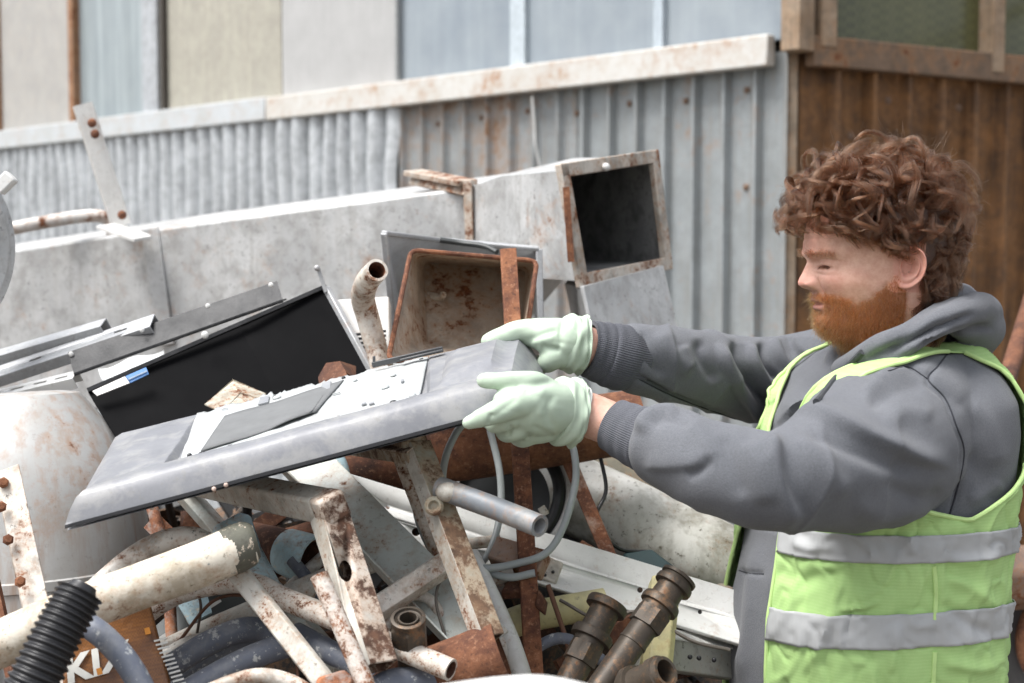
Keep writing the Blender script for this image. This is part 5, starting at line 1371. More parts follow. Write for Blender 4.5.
def headpt(th, z):
    """th array (0 front, +90 left), z scalar -> local px coords with features"""
    xf, xb, w = smooth_interp(z, 1), smooth_interp(z, 2), smooth_interp(z, 3)
    xm = 12 if z > -60 else 12 + (-60 - z) * .15
    ct, st = np.cos(th), np.sin(th)
    p = np.where(ct > 0, 2 / 2.5, 2 / 2.05)
    x = np.where(ct > 0, xm + (xf - xm) * np.abs(ct) ** p, xm - (xm - xb) * np.abs(ct) ** p)
    y = w * np.sign(st) * np.abs(st) ** np.where(ct > 0, 2 / 2.3, 2 / 2.05)
    fr = np.clip((x - 40) / 25, 0, 1)
    ay = np.abs(y)
    # nose
    nz = np.interp(z, [-23, -20, -18, -15, -12, -8, -3, 3, 8, 12], [0, 2.3, 10.5, 14.6, 14.6, 12.4, 8.6, 5.0, 1.8, 0])
    nw = np.interp(z, [-20, -13, -6, 2, 12], [8.5, 9.5, 8, 6.5, 6.5])
    dx = nz * gs(y, nw) + 7.0 * gs(ay - 11.5, 4.4) * gs(z + 14.5, 5.0) - 2.2 * gs(ay - 17.5, 2.2) * gs(z + 14, 6)
    dx -= 2.2 * gs(ay - 6.5, 3.0) * gs(z + 20, 2.2)
    # eye sockets, lids, brow
    dx -= 8.5 * gs(ay - 22, 13) * gs(z - 8.5, 7.5)
    dx += 5.4 * gs(ay - 24.5, 9.0) * gs(z - 6.0, 5.0)
    dx -= 5.2 * gs(ay - 23, 8.5) * gs(z - 3.4 + .010 * (ay - 23) ** 2, 1.9)
    dx += 0.9 * gs(ay - 24, 9) * gs(z - 5.4 + .006 * (ay - 24) ** 2, .9)
    dx -= 1.2 * gs(ay - 22, 13) * gs(z + 4.5 - .012 * (ay - 30) ** 2 * .6, 1.6)
    dx -= 1.6 * gs(ay - 24, 12) * gs(z - 11.5 + .01 * (ay - 24) ** 2, 1.3)
    dx += 5.6 * gs(ay - 18, 17) * gs(z - 15.0 - .06 * (ay - 18), 4.4)
    dx -= 1.6 * gs(ay - 5, 1.6) * gs(z - 19, 6) + .8 * gs(z - 31, 1.4) * gs(y, 34) + .7 * gs(z - 39, 1.4) * gs(y, 34)
    # cheeks, folds beside the nose
    dx += 4.5 * gs(ay - 34, 14) * gs(z + 11, 10)
    dx -= 3.0 * gs(ay - 17 - (-z - 14) * .35, 3.0) * gs(z + 22, 9)
    # mouth
    dx += 4.2 * gs(y, 17) * gs(z + 29.5, 3.6) - 4.6 * gs(y, 19) * gs(z + 33.2, 1.5) + 4.0 * gs(y, 15) * gs(z + 37.5, 3.4) - 2.0 * gs(y, 14) * gs(z + 43, 3)
    dx += 3.0 * gs(y, 16) * gs(z + 53, 8)
    x = x + dx * fr
    y = y + np.sign(y) * 2.5 * gs(z + 10, 12) * gs(x - 62, 18)
    return np.stack([x, y, np.full_like(x, z)], -1)
zs = np.concatenate([[106], 106 - np.geomspace(.3, 20, 16), np.arange(84, -80, -0.9), np.arange(-80, -150, -4)])
ths = np.concatenate([np.linspace(-math.pi, -1.25, 60, False), np.linspace(-1.25, 1.25, 170, False), np.linspace(1.25, math.pi, 60, False)])
HP = np.stack([headpt(ths, z) for z in zs])
mb = MB()
mb.grid([list(map(tuple, r)) for r in hw(HP)], closed_u=True)
nh, kh = HP.shape[:2]
hv = np.array(mb.v); hfc = mb.f
local = HP.reshape(-1, 3)
# ears
def ear(sgn):
    rows = []
    prof = [(0.02, -3.5), (0.18, -3.2), (0.34, -1.5), (0.46, 1.8), (0.56, 4.2), (0.64, 4.8), (0.72, 3.2), (0.79, 3.0), (0.86, 5.4), (0.93, 6.8), (1.0, 6.0), (1.03, 3.8), (1.0, 1.6), (0.90, 0.2), (0.72, -2), (0.5, -8)]
    for r, h in prof:
        row = []
        for k in range(48):
            a = 2 * math.pi * k / 48
            ca, sa = math.cos(a), math.sin(a)       # ca>0 towards the face
            rx = 12.5 * (1 + .10 * sa) * (0.88 if ca > 0 else 1.12); rz = 20.5
            X_ = ca * rx * r; Z_ = sa * rz * r
            if sa < -.5: X_ += 2.2 * (-sa - .5) * r           # lobe leans forward
            hh = h
            if ca > .25 and r > .7: hh = h * (1 - .75 * min(1, (ca - .25) / .5)) - 1.5 * (ca > .5)
            if sa < -.6 and .3 < r < 1.01: hh = hh * .6 + 2.2
            X_, Z_ = X_ * math.cos(.16) + Z_ * math.sin(.16) * -1, Z_ * math.cos(.16) + X_ * math.sin(.16)
            row.append((17 + X_, sgn * (56.5 + hh * 1.2 - X_ * .42), 3.0 + Z_))
        rows.append(row)
    return rows
for sgn in (1, -1):
    rows = ear(sgn)
    mb.grid([list(map(tuple, r)) for r in hw(np.array(rows))], closed_u=True, flip=(sgn < 0))
    mb.fan([tuple(p) for p in hw(np.array(rows[0]))])
    local = np.concatenate([local, np.array(rows).reshape(-1, 3), np.array(rows[0]), [np.mean(rows[0], 0)]])
HVv, HFf = list(mb.v), list(mb.f)
m = MB(); m.v = [tuple(p) for p in BV] + HVv
nb = len(BV)
m.f = list(BF) + [tuple(i + nb for i in f) for f in HFf]; m.m = [0] * len(m.f)
def hairline(P):
    x, y, z = P[:, 0], np.abs(P[:, 1]), P[:, 2]
    top = z > 54 - .42 * np.clip(y - 22, 0, 40) 
    side = (x < 34 - .5 * np.clip(34 - z, 0, 60)) & (z > 0)
    back = (x < 0) & (z > -48)
    return top | side | back
person_loc = Vector((float(torso(0, 700).mean()) * 0 + W(864, 700, TD).x, W(864, 700, TD).y, 0))
person = m.build('person', M_skin, None, 'bearded man in lime hi-vis vest and grey hoodie, holding the grey panel', 'person', smooth=75, loc=person_loc)
me = person.data
Vp = np.empty(len(me.vertices) * 3); me.vertices.foreach_get('co', Vp); Vp = Vp.reshape(-1, 3) + np.array(person_loc)
q = (Vp - HO_) / HS
LP = np.stack([q @ hf, q @ hl, q @ hu], 1)
headm = (LP[:, 2] > -140) & (np.abs(LP[:, 1]) < 75) & (LP[:, 0] > -70) & (LP[:, 0] < 120)
x, y, z = LP.T
earm = (np.abs(y) > 54) & (np.abs(x - 17) < 18) & (np.abs(z - 3) < 24)
A_ = {'scalp_lash_shade': ((hairline(LP) & headm & ~earm) + .9 * gs(np.abs(y) - 23, 7) * gs(z - 3.0 + .010 * (np.abs(y) - 23) ** 2, 1.3) * (x > 60) * headm).clip(0, 1),  # also the eye slit: dark lash line plus painted shadow over the iris
      'lips': (gs(y, 15) * (gs(z + 31, 3.2) + gs(z + 36.5, 3.2)) * (x > 70) * headm).clip(0, 1) * .8,
      'blush': ((gs(z + 12, 10) * gs(np.abs(y) - 36, 14) * .6 + gs(z + 12, 8) * gs(y, 13) * 1.0 * (x > 80) + .8 * (earm & (x < 31)) + .35 * gs(z - 24, 9) * gs(np.abs(y) - 14, 12)) * headm).clip(0, 1)}
def beardmask(x, y, z):
    cl = np.interp(x, [12, 22, 31, 41, 52, 63, 74, 86], [14, 6, -6, -17, -27, -30, -25, -22])
    b = (z < cl) & (x > 17) & (z > -80)
    mouth = (np.abs(y) < 17) & (np.abs(z + 34) < 6.0) & (x > 70)
    pt = (np.abs(y) < 8) & (z > -24)
    return b & ~mouth & ~pt
nzv = np.array([mnoise.noise(Vector(p) * .22) * 3 + mnoise.noise(Vector(p) * .7) * 2 for p in LP * headm[:, None]])
acc = np.zeros(len(x))
for dz_ in (-5, -3, -1, 1, 3, 5): acc += beardmask(x, np.abs(y), z + dz_ + nzv)
A_['stubble'] = acc / 6 * (headm & ~earm) * .8
for k_, v_ in A_.items():
    a = me.attributes.new(k_, 'FLOAT', 'POINT'); a.data.foreach_set('value', v_.astype(np.float32))
# eyeballs under the lids
for sgn in (1, -1):
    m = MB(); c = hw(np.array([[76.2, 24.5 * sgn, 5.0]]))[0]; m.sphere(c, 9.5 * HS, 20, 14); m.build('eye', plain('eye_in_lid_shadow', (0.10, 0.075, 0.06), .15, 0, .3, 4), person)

# ---- hoodie
mb = MB()
yy = np.concatenate([np.linspace(336, 372, 14, False), np.linspace(372, 830, 80)])
rows = [[tuple(torso(2 * math.pi * j / 72, y)) for j in range(72)] for y in yy]
mb.grid(rows, closed_u=True); mb.fan(rows[0]); mb.fan(rows[-1])
chain(mb, PC(*L_ARM), 36, capf=.25); chain(mb, PC(*R_ARM), 36, capf=.25)
# shoulder caps
CAPS = [[(940, 400, 1.93, 46), (915, 405, 1.86, 56), (895, 425, 1.83, 66)], [(880, 385, 2.12, 50), (850, 372, 2.17, 46)]]
for c_ in CAPS: chain(mb, PC(*c_), 28)
# hood rolled round the neck and hanging behind
chain(mb, PC((842, 368, 1.90, 11), (868, 354, 1.845, 13), (898, 340, 1.82, 13), (926, 325, 1.835, 13), (951, 308, 1.89, 14), (962, 300, 1.98, 15), (955, 300, 2.08, 16), (915, 315, 2.13, 15), (868, 340, 2.09, 14), (836, 360, 1.98, 11)), 20)
chain(mb, PC((872, 362, 1.845, 9), (905, 345, 1.815, 12), (940, 323, 1.82, 14), (968, 312, 1.87, 17), (980, 312, 1.97, 20), (975, 318, 2.08, 22), (930, 330, 2.16, 20), (880, 352, 2.14, 14)), 20)
chain(mb, PC((958, 322, 1.88, 16), (977, 327, 1.95, 21), (980, 330, 2.03, 24), (965, 342, 2.10, 26)), 20)
chain(mb, PC((940, 345, 1.97, 22), (940, 348, 2.06, 26)), 20)
HV, HFc = remesh(mb, 0.0035, 10, .5)
Nn = normals_of(HV, HFc)
hb = BVHTree.FromPolygons(HV.tolist(), HFc)
mask = seen_mask(HV, HFc, Nn, hb)
ST = [
 # near sleeve
 ([(770, 433), (786, 418), (804, 412), (838, 424), (872, 440), (918, 459), (958, 467)], .010, 9, 1),
 ([(790, 432), (830, 440), (872, 458), (920, 476)], -.006, 9, 0),
 ([(775, 430), (777, 472), (789, 506), (806, 522)], .0105, 13, -1),
 ([(800, 425), (816, 458), (850, 500)], .005, 12, 0),
 ([(752, 440), (756, 470), (768, 505)], .004, 10, 0),
 ([(640, 436), (645, 420), (656, 408), (682, 410)], .006, 7, 0),
 ([(652, 428), (664, 418), (690, 424)], -.004, 6, 0),
 ([(640, 466), (664, 467), (700, 463), (712, 456)], .003, 9, 1),
 ([(684, 478), (700, 470), (712, 458)], -.003, 5, 0),
 ([(690, 420), (704, 440), (712, 462)], .003, 9, 0),
 ([(722, 432), (730, 460), (744, 500)], -.003, 9, 0),
 ([(860, 398), (884, 376), (912, 366)], .004, 7, 0),
 ([(866, 410), (900, 388), (930, 384)], -.004, 8, 0),
 ([(880, 430), (905, 412), (936, 416)], .003, 10, 0),
 ([(850, 505), (890, 515), (935, 505)], .004, 11, 0),
 ([(880, 480), (920, 500), (948, 490)], -.004, 9, 0),
 ([(962, 400), (985, 425), (1000, 470)], .004, 11, 0),
 ([(962, 450), (985, 480), (990, 510)], -.004, 10, 0),
 ([(965, 500), (985, 495), (1003, 480)], .003, 7, 0),
 # armhole seam groove
 ([(949, 352), (928, 379), (945, 398), (956, 425), (964, 452), (957, 490), (944, 532)], -.0035, 3.0, 0),
 ([(928, 379), (908, 367), (888, 371)], -.0025, 2.5, 0),
 # far sleeve
 ([(716, 340), (724, 366), (742, 398), (765, 424)], 0.0120, 5.60, 1),
 ([(732, 338), (738, 362), (756, 392), (776, 412)], -0.0105, 4.80, 0),
 ([(746, 340), (750, 364), (768, 392), (784, 402)], 0.0120, 4.80, 1),
 ([(760, 340), (766, 362), (782, 384)], -0.0090, 4.00, 0),
 ([(772, 338), (780, 356), (795, 372)], 0.0090, 4.80, 0),
 ([(786, 334), (794, 350), (806, 358)], -0.0075, 4.00, 0),
 ([(700, 336), (702, 356), (716, 384)], -0.0060, 6.40, 0),
 ([(660, 328), (668, 350), (690, 378)], 0.0060, 7.20, 0),
 ([(640, 330), (648, 352), (664, 380)], -0.0045, 5.60, 0),
 ([(625, 370), (652, 385), (682, 399), (740, 420)], -0.0075, 2.40, 0),
 ([(680, 345), (690, 370)], 0.0045, 6.40, 0),
 # hood
 ([(862, 362), (892, 347), (922, 333), (950, 318)], -.006, 3.5, 0),
 ([(880, 356), (912, 342), (946, 325), (980, 312)], -.008, 4, 0),
 ([(915, 348), (950, 336), (985, 328), (998, 332)], -.007, 4, 0),
 ([(890, 350), (930, 338), (960, 334)], .004, 5, 0),
 ([(930, 302), (952, 292), (978, 296)], -.006, 4, 0),
 # body front
 ([(760, 535), (752, 580), (745, 640), (742, 690)], .005, 8, 0),
 ([(745, 560), (738, 610), (733, 660)], -.004, 6, 0),
 ([(735, 568), (748, 573), (768, 574)], -.003, 2.5, 0),
]
dsp = 1.35 * stroke_disp(HV, mask, ST)
wr_ = np.array([mnoise.noise(Vector((p[0] * 22, p[1] * 22, p[2] * 22))) * .0016 + mnoise.noise(Vector((p[0] * 9 + p[2] * 6, p[1] * 9, p[2] * 14))) * .003 for p in HV])
def ridged(p):
    # creases run across the sleeves
    a = Vector((p[0] * 13 - p[2] * 4, p[1] * 5, p[2] * 6 + p[0] * 5))
    return (1 - abs(mnoise.noise(a) * 2)) ** 3 if abs(mnoise.noise(a)) < .5 else 0
xp_, yp_, _d = project(HV)
arm_w = np.clip((930 - xp_) / 60, 0, 1) * np.clip((560 - yp_) / 20, 0, 1)
wr_ = wr_ + np.array([ridged(p) if w > 0 else 0 for p, w in zip(HV, arm_w)]) * arm_w * .0042
HV = HV + Nn * (dsp + wr_)[:, None]
hoodie = make('hoodie', HV, HFc, M_hoodie, person)
hb = BVHTree.FromPolygons(HV.tolist(), HFc)
def on_hoodie(x, y, lift=0.001, bv=None):
    v = (W(x, y, 1.0) - CAM).normalized()
    h = (bv or hb).ray_cast(CAM, v)
    if h[0] is None: return None
    return h[0] - v * lift
def line_on(name, poly, rpx, mat, parent, lift=.0005, bv=None, k=6, flat=1.0):
    pts = [on_hoodie(a[0], a[1], lift, bv) for a in crom(poly, k)]
    pts = [p for p in pts if p is not None]
    m = MB(); m.tube(pts, rpx * 1.85 / F, 8, flat=flat); return m.build(name, mat, parent)
line_on('seam', [(949, 352), (938, 366), (928, 379), (945, 398), (956, 425), (964, 452), (957, 490), (944, 532)], .9, M_seam, hoodie, .0003)
line_on('seam', [(928, 379), (908, 367), (888, 371)], .7, M_seam, hoodie, .0003)
line_on('seam', [(625, 371), (652, 386), (682, 400), (735, 419)], .8, M_seam, hoodie, .0003)
line_on('seam', [(730, 567), (748, 573), (764, 574)], .7, M_seam, hoodie, .0003)
line_on('drawstring', [(862, 352), (848, 366), (834, 380), (824, 393), (816, 402)], 3.2, M_cord, hoodie, .003)
# ribbed cuffs
def cuff(path, r0, r1, nrib=88, amp=.011):
    q = crom([tuple(W(*p[:3])) + (p[3] * p[2] / F,) for p in path], 10)
    P = [Vector(a[:3]) for a in q]
    rows, inn = [], []
    nrm = Vector((0, -1, .3)); k = len(P)
    for i in range(k):
        T_ = (P[min(i + 1, k - 1)] - P[max(0, i - 1)]).normalized()
        nrm = (nrm - T_ * nrm.dot(T_)).normalized(); sd = T_.cross(nrm)
        e = 1 + .012 * math.sin(i * .9)
        rows.append([P[i] + (nrm * math.cos(a) + sd * math.sin(a)) * q[i][3] * e * (1 + amp * math.cos(a * nrib)) for a in np.linspace(0, 2 * math.pi, nrib * 6, False)])
        inn.append([P[i] + (nrm * math.cos(a) + sd * math.sin(a)) * (q[i][3] * e - .004) for a in np.linspace(0, 2 * math.pi, nrib * 6, False)])
    m = MB(); m.grid(rows, closed_u=True); m.grid(inn[::-1], closed_u=True); m.grid([rows[-1], inn[-1]], closed_u=True); m.grid([rows[0], inn[0]], closed_u=True)
    return m.build('cuff', M_rib, hoodie, smooth=80)
cuff([(660, 446, 1.715, 30), (646, 440, 1.73, 32), (630, 433, 1.745, 29.5), (614, 425, 1.76, 26.5), (610, 423, 1.762, 25)], 0, 0)
cuff([(634, 360, 2.01, 31), (618, 357, 1.995, 33), (604, 353, 1.989, 31), (591, 349, 1.981, 28.5), (587, 348, 1.979, 27)], 0, 0)

# ---- hi-vis vest
VO = .011
emb = MB()
emb.grid([[tuple(torso(2 * math.pi * j / 72, y)) for j in range(72)] for y in yy], closed_u=True)
chain(emb, PC(*L_ARM), 36, capf=.25); chain(emb, PC(*R_ARM), 36, capf=.25)
for c_ in CAPS: chain(emb, PC(*c_), 28)
ebv = BVHTree.FromPolygons(emb.v, emb.f)
def push_raw(t, y):
    """how far shoulder or sleeve bulges out of the body surface"""
    p = torso(t, y, VO); r = vdir(t, y, p)
    tn = t % (2 * math.pi)
    far = tn > math.pi
    reach = .015 + (.03 if far else .075) * np.clip((470 - y) / 60, 0, 1)
    h = ebv.ray_cast(Vector(p + r * reach), Vector(-r), reach)
    if h[0] is None: return 0.0
    return max(0.0, float((np.array(h[0]) + r * VO * .6 - p) @ r))
def vdir(t, y, p):
    r = p - torso(t + math.pi, y, VO); r /= np.linalg.norm(r)
    r = r + np.array([0, 0, .55 * np.clip((430 - y) / 60, 0, 1)])
    return r / np.linalg.norm(r)
PY = np.concatenate([np.arange(336, 420, 1.5), np.arange(420, 774, 3.0)]); PT = np.radians(np.arange(0, 360, 3.0))
PG = np.array([[push_raw(t, y) if y < 560 else 0.0 for t in PT] for y in PY])
def roll2(a, f):
    up, dn = np.concatenate([a[:1], a[:-1]]), np.concatenate([a[1:], a[-1:]])
    return f(f(f(np.roll(a, 1, 1), np.roll(a, -1, 1)), f(up, dn)), a)
PG = roll2(PG, np.maximum)
for _ in range(5):
    up, dn = np.concatenate([PG[:1], PG[:-1]]), np.concatenate([PG[1:], PG[-1:]])
    PG = (2 * PG + np.roll(PG, 1, 1) + np.roll(PG, -1, 1) + up + dn) / 6
def vpt(t, y, off=VO):
    """point of the vest"""
    p = torso(t, y, off)
    i = np.interp(y, PY, np.arange(len(PY))); j = (t % (2 * math.pi)) / R(3)
    i0 = min(int(i), len(PY) - 2); fi = i - i0; j0 = int(j) % len(PT); fj = j - int(j); j1 = (j0 + 1) % len(PT)
    k = (PG[i0, j0] * (1 - fj) + PG[i0, j1] * fj) * (1 - fi) + (PG[i0 + 1, j0] * (1 - fj) + PG[i0 + 1, j1] * fj) * fi
    return p + vdir(t, y, torso(t, y, VO)) * k if k > 1e-5 else p
gy = np.concatenate([np.arange(337, 400, 1.0), np.arange(400, 760, 4.0)]); gt = np.radians(np.arange(0, 182, 2.0))
gP = np.array([[vpt(t, y) for t in gt] for y in gy])
gx_, gy_, gd_ = [a.reshape(len(gy), len(gt)) for a in project(gP.reshape(-1, 3))]
def find(px, py):
    dd = np.hypot(gx_ - px, gy_ - py) + np.where(gd_ > 2.08, 1e3, 0)
    i, j = np.unravel_index(np.argmin(dd), dd.shape)
    return gt[j], gy[i], dd[i, j]
for nm, pl in (('front inner', [(933, 335), (902, 345), (870, 361), (840, 387), (817, 406), (770, 540), (762, 600), (757, 680)]), ('arm front', [(941, 350), (917, 356), (894, 364), (862, 382), (823, 406), (800, 425)]), ('arm back', [(965, 352), (981, 361), (1002, 382), (1012, 400), (1010, 460), (1003, 500), (985, 522), (960, 535)]), ('back inner', [(970, 336), (989, 347), (1007, 372), (1018, 398)])):
    print(nm, [(round(math.degrees(a)), round(y), round(e, 1)) for a, y, e in (find(*p) for p in pl)])
front_edge = np.array([(337, R(76)), (341, R(54)), (348, R(45)), (355, R(38)), (379, R(23)), (400, R(15)), (440, R(8)), (528, R(8)), (584, R(10)), (656, R(12)), (770, R(13))])
arm_f = np.array([(347, R(84)), (354, R(70)), (361, R(59)), (371, R(48)), (387, R(36)), (400, R(30)), (430, R(30)), (452, R(38)), (470, R(55)), (484, R(76)), (492, R(90))])
arm_b = np.array([(347, R(96)), (354, R(106)), (362, R(120)), (372, R(127)), (388, R(131)), (428, R(134)), (444, R(132)), (458, R(125)), (470, R(114)), (481, R(102)), (492, R(92))])
arm_far = np.array([(347, R(80)), (354, R(52)), (361, R(42)), (371, R(33)), (387, R(25)), (400, R(21)), (430, R(20)), (452, R(34)), (470, R(55)), (484, R(76)), (492, R(90))])
def vrow(y, t0, t1, n):
    return [t0 + (t1 - t0) * i / (n - 1) for i in range(n)]
def crease(t, y, s=1):
    # thin sharp folds of a light fabric, running slantwise
    a = mnoise.noise(Vector((t * 3.2 + y * .012, y * .013 - t * 1.1, s * 4.0)))
    b = mnoise.noise(Vector((t * 5.0 - y * .02, y * .02 + t * 2.0, s * 7.0 + 20)))
    return .0034 * max(0, 1 - 7 * abs(a)) - .0028 * max(0, 1 - 8 * abs(b))
def vest_side(sgn):
    """front panel, side and back half of one side"""
    m = MB()
    fe = lambda y: np.interp(y, front_edge[:, 0], front_edge[:, 1]) + (0 if sgn > 0 else np.interp(y, [430, 500, 545, 620, 770], [0, R(4), R(19), R(30), R(34)]))
    hem, lo, hi = 770, 492, 347
    P = lambda t, y: tuple(vpt(sgn * t, y, VO + .0025 * mnoise.noise(Vector((t * 5, y * .03, sgn * 3))) + .0016 * mnoise.noise(Vector((t * 14 + y * .05, y * .05, 9))) + crease(t, y, sgn)))
    nF, nA, nB = 80, 1, 80
    # lower part, full width
    rows = []
    for y in np.linspace(lo, hem, 130):
        af, ab = R(90), R(92)
        rows.append([P(t, y) for t in vrow(y, fe(y), af, nF)] + [P(t, y) for t in vrow(y, ab, R(180), nB)])
    m.grid(rows)
    # front and back panels beside the armhole
    for part in (0, 1):
        rows = []
        for y in np.linspace(hi, lo, 80):
            if part == 0: ts = vrow(y, fe(y), np.interp(y, (arm_f if sgn > 0 else arm_far)[:, 0], (arm_f if sgn > 0 else arm_far)[:, 1]), nF)
            else: ts = vrow(y, np.interp(y, arm_b[:, 0], arm_b[:, 1]), R(180), nB)
            rows.append([P(t, y) for t in ts])
        m.grid(rows)
    # shoulder
    rows = []
    for y in np.linspace(338, hi, 8):
        k = (y - 338) / (hi - 338)
        a, b = fe(y), (R(125) * (1 - k) + R(180) * k)
        rows.append([P(t, y) for t in vrow(y, a, R(84) * k + R(86) * (1 - k), nF)] + [P(t, y) for t in vrow(y, R(96) * k + R(88) * (1 - k), b, nB)])
    m.grid(rows)
    return m
mv = vest_side(1); mv2 = vest_side(-1)
mv.add(mv2.v, [tuple(reversed(f)) for f in mv2.f])
VV = np.array(mv.v)
VN = np.array([0.0])
def vest_fold(V):
    c = np.array(W(870, 500, TD)); nr = V - c; nr[:, 2] *= .15; nr /= np.linalg.norm(nr, axis=1)[:, None]
    Xp, Yp, dp = project(V)
    mk = np.clip((2.0 - dp) * 12, 0, 1)
    VS = [([(848, 566), (836, 600), (820, 644), (804, 676)], .004, 5, 0), ([(838, 612), (866, 606), (882, 598)], .004, 3, 0), ([(840, 614), (862, 611)], -.003, 3, 0), ([(852, 530), (872, 556), (858, 562)], .003, 4, 0), ([(900, 622), (894, 650), (890, 676)], .003, 4, 0), ([(905, 532), (915, 556)], .003, 4, 0),
          ([(945, 575), (975, 590), (1000, 612)], .004, 7, 0), ([(940, 600), (970, 625), (996, 634)], -.004, 6, 0), ([(945, 560), (985, 560), (1003, 550)], .003, 5, 0), ([(770, 570), (800, 580), (830, 578)], -.002, 8, 0), ([(940, 660), (975, 668), (1000, 664)], .004, 6, 0), ([(790, 540), (810, 548), (835, 545)], .003, 5, 0)]
    return V + nr * (1.7 * stroke_disp(V, mk, VS))[:, None]
VV = vest_fold(VV)
mv.v = [tuple(p) for p in VV]
vest = mv.build('vest', M_vest, person, smooth=75, solid=0.0018)
vb = BVHTree.FromPolygons(VV.tolist(), mv.f)
# reflective bands
def band(y0, y1, sh0, sh1):
    m = MB()
    fe = R(13)
    rows = []
    ts = np.linspace(R(8.5) if y0 < 570 else R(11), 2 * math.pi - fe - R(33), 200)
    for y in np.linspace(y0, y1, 12):
        rows.append([tuple(vpt(t, y + sh0 - sh1 * max(0, math.sin(t)) ** 1.3, VO + .0035 + .0025 * mnoise.noise(Vector(((t if t < math.pi else 2 * math.pi - t) * 5, y * .03, 3 if t < math.pi else -3))) + .0012 * mnoise.noise(Vector((t * 30, y * .12, 5))) + (crease(t, y + sh0 - sh1 * max(0, math.sin(t)) ** 1.3) if t < math.pi else 0))) for t in ts])
    m.grid(rows)
    V = vest_fold(np.array(m.v)); m.v = [tuple(p) for p in V]
    return m.build('reflective_band', M_tape, vest, smooth=60, solid=.001)
band(526, 551, -12, 10); band(599, 630, -8, 17)
# binding along the edges
def edge_line(fn, mat, r=.0030, name='binding'):
    m = MB(); m.tube([Vector(p) for p in fn], r, 8); return m.build(name, mat, vest)
for sgn in (1, -1):
    ys = np.linspace(347, 492, 60)
    af_ = arm_f if sgn > 0 else arm_far
    e1 = [vpt(sgn * np.interp(y, af_[:, 0], af_[:, 1]), y, VO) for y in ys]
    e2 = [vpt(sgn * np.interp(y, arm_b[:, 0], arm_b[:, 1]), y, VO) for y in ys]
    edge_line(e1 + e2[::-1], M_piping)
    edge_line([vpt(sgn * (np.interp(y, front_edge[:, 0], front_edge[:, 1]) + (0 if sgn > 0 else np.interp(y, [430, 500, 545, 620, 770], [0, R(4), R(19), R(30), R(34)]))), y, VO) for y in np.linspace(341, 770, 70)], M_piping)
line_on('side_seam', [(934, 566), (936, 590), (935, 620)], 2.4, M_piping, vest, .0012, vb, 6, .6)
line_on('side_seam', [(935, 652), (934, 670), (933, 690)], 2.4, M_piping, vest, .0012, vb, 6, .6)

# ---- gloves
def glove(H, ring_c, nrm_to, rx, ry, folds, label=None):
    mb = MB()
    for key in ('palm', 'palm2'): chain(mb, PC(*H[key]), 26)
    for f in H['fingers']: chain(mb, PC(*f), 18)
    V, FQ = remesh(mb, .0018, 16, .5)
    Nn = normals_of(V, FQ)
    mk = seen_mask(V, FQ, Nn)
    V = V + Nn * (stroke_disp(V, mk, folds) + np.array([mnoise.noise(Vector(p) * 45) * .0010 - .0005 * max(0, 1 - 5 * abs(mnoise.noise(Vector((p[0] * 16, p[1] * 9, p[2] * 30))))) for p in V]))[:, None]
    o = make('glove', V, FQ, M_glove, person, label=label)
    return o, BVHTree.FromPolygons(V.tolist(), FQ)
GL, _ = glove(HAND_L, None, None, 0, 0, [
  ([(556, 380), (540, 384), (522, 392)], -.002, 4, 0), ([(556, 392), (548, 410), (556, 432)], -.0018, 4, 0), ([(520, 396), (505, 408), (490, 420)], -.0015, 4, 0),
  ([(548, 386), (538, 400), (542, 420)], .0014, 5, 0), ([(530, 425), (545, 432), (556, 440)], -.0015, 3, 0), ([(500, 392), (486, 404), (470, 416)], .0012, 4, 0), ([(492, 412), (490, 420), (488, 426)], -.002, 2.5, 0), ([(512, 424), (509, 432), (508, 438)], -.002, 2.5, 0), ([(530, 432), (527, 440)], -.002, 2.5, 0)])
GR, _ = glove(HAND_R, None, None, 0, 0, [
  ([(564, 318), (560, 335), (562, 348)], -.0025, 3, 0), ([(560, 330), (545, 333), (528, 342)], -.0022, 3.5, 0), ([(556, 338), (542, 340), (530, 344)], .0018, 3.5, 0), ([(562, 350), (548, 348), (540, 346)], -.003, 3, 0), ([(560, 322), (535, 322), (505, 332)], .0012, 4, 0)])
def flare(glv, pts, wrinkle, seed, in_mat=M_lining):
    """rolled glove cuff: rings of (x, y, depth, radius along the picture's vertical, tilt)"""
    rows = []
    q = crom([tuple(W(*p[:3])) + (p[3] * p[2] / F,) for p in pts], 8)
    P = [Vector(a[:3]) for a in q]
    k = len(P); nrm = Vector((0, 0, 1))
    ax = (P[-1] - P[0]).normalized()
    up_ = (Vector((0, 0, 1)) - ax * ax.z).normalized(); sd = ax.cross(up_)
    for i in range(k):
        row = []
        for a in np.linspace(0, 2 * math.pi, 72, False):
            w_ = 1 + wrinkle * mnoise.noise(Vector((math.cos(a) * 1.8, math.sin(a) * 1.8, i * .16 + seed))) * (i / k)
            sk = .16 * (i / k) * math.cos(a)          # the lower side hangs further out
            row.append(P[i] + (up_ * math.cos(a) + sd * math.sin(a) * .86) * q[i][3] * w_ - ax * sk * q[i][3] * .55)
        rows.append(row)
    m = MB(); m.grid(rows, closed_u=True)
    return m.build('rolled_cuff', M_glove, glv, smooth=80, solid=.0022)
flare(GL, [(548, 408, 1.745, 25), (555, 409, 1.752, 27), (556, 410, 1.754, 33), (560, 411, 1.757, 35), (568, 412, 1.761, 34), (573, 413, 1.763, 33.5), (574, 413, 1.764, 32), (570, 412, 1.762, 27)], .20, 3)
flare(GR, [(556, 340, 1.953, 21), (561, 341, 1.956, 24), (564, 342, 1.958, 28), (570, 343, 1.960, 29.5), (577, 344, 1.963, 29.5), (582, 345, 1.965, 29), (583, 345, 1.966, 27), (579, 344, 1.964, 24)], .24, 8)
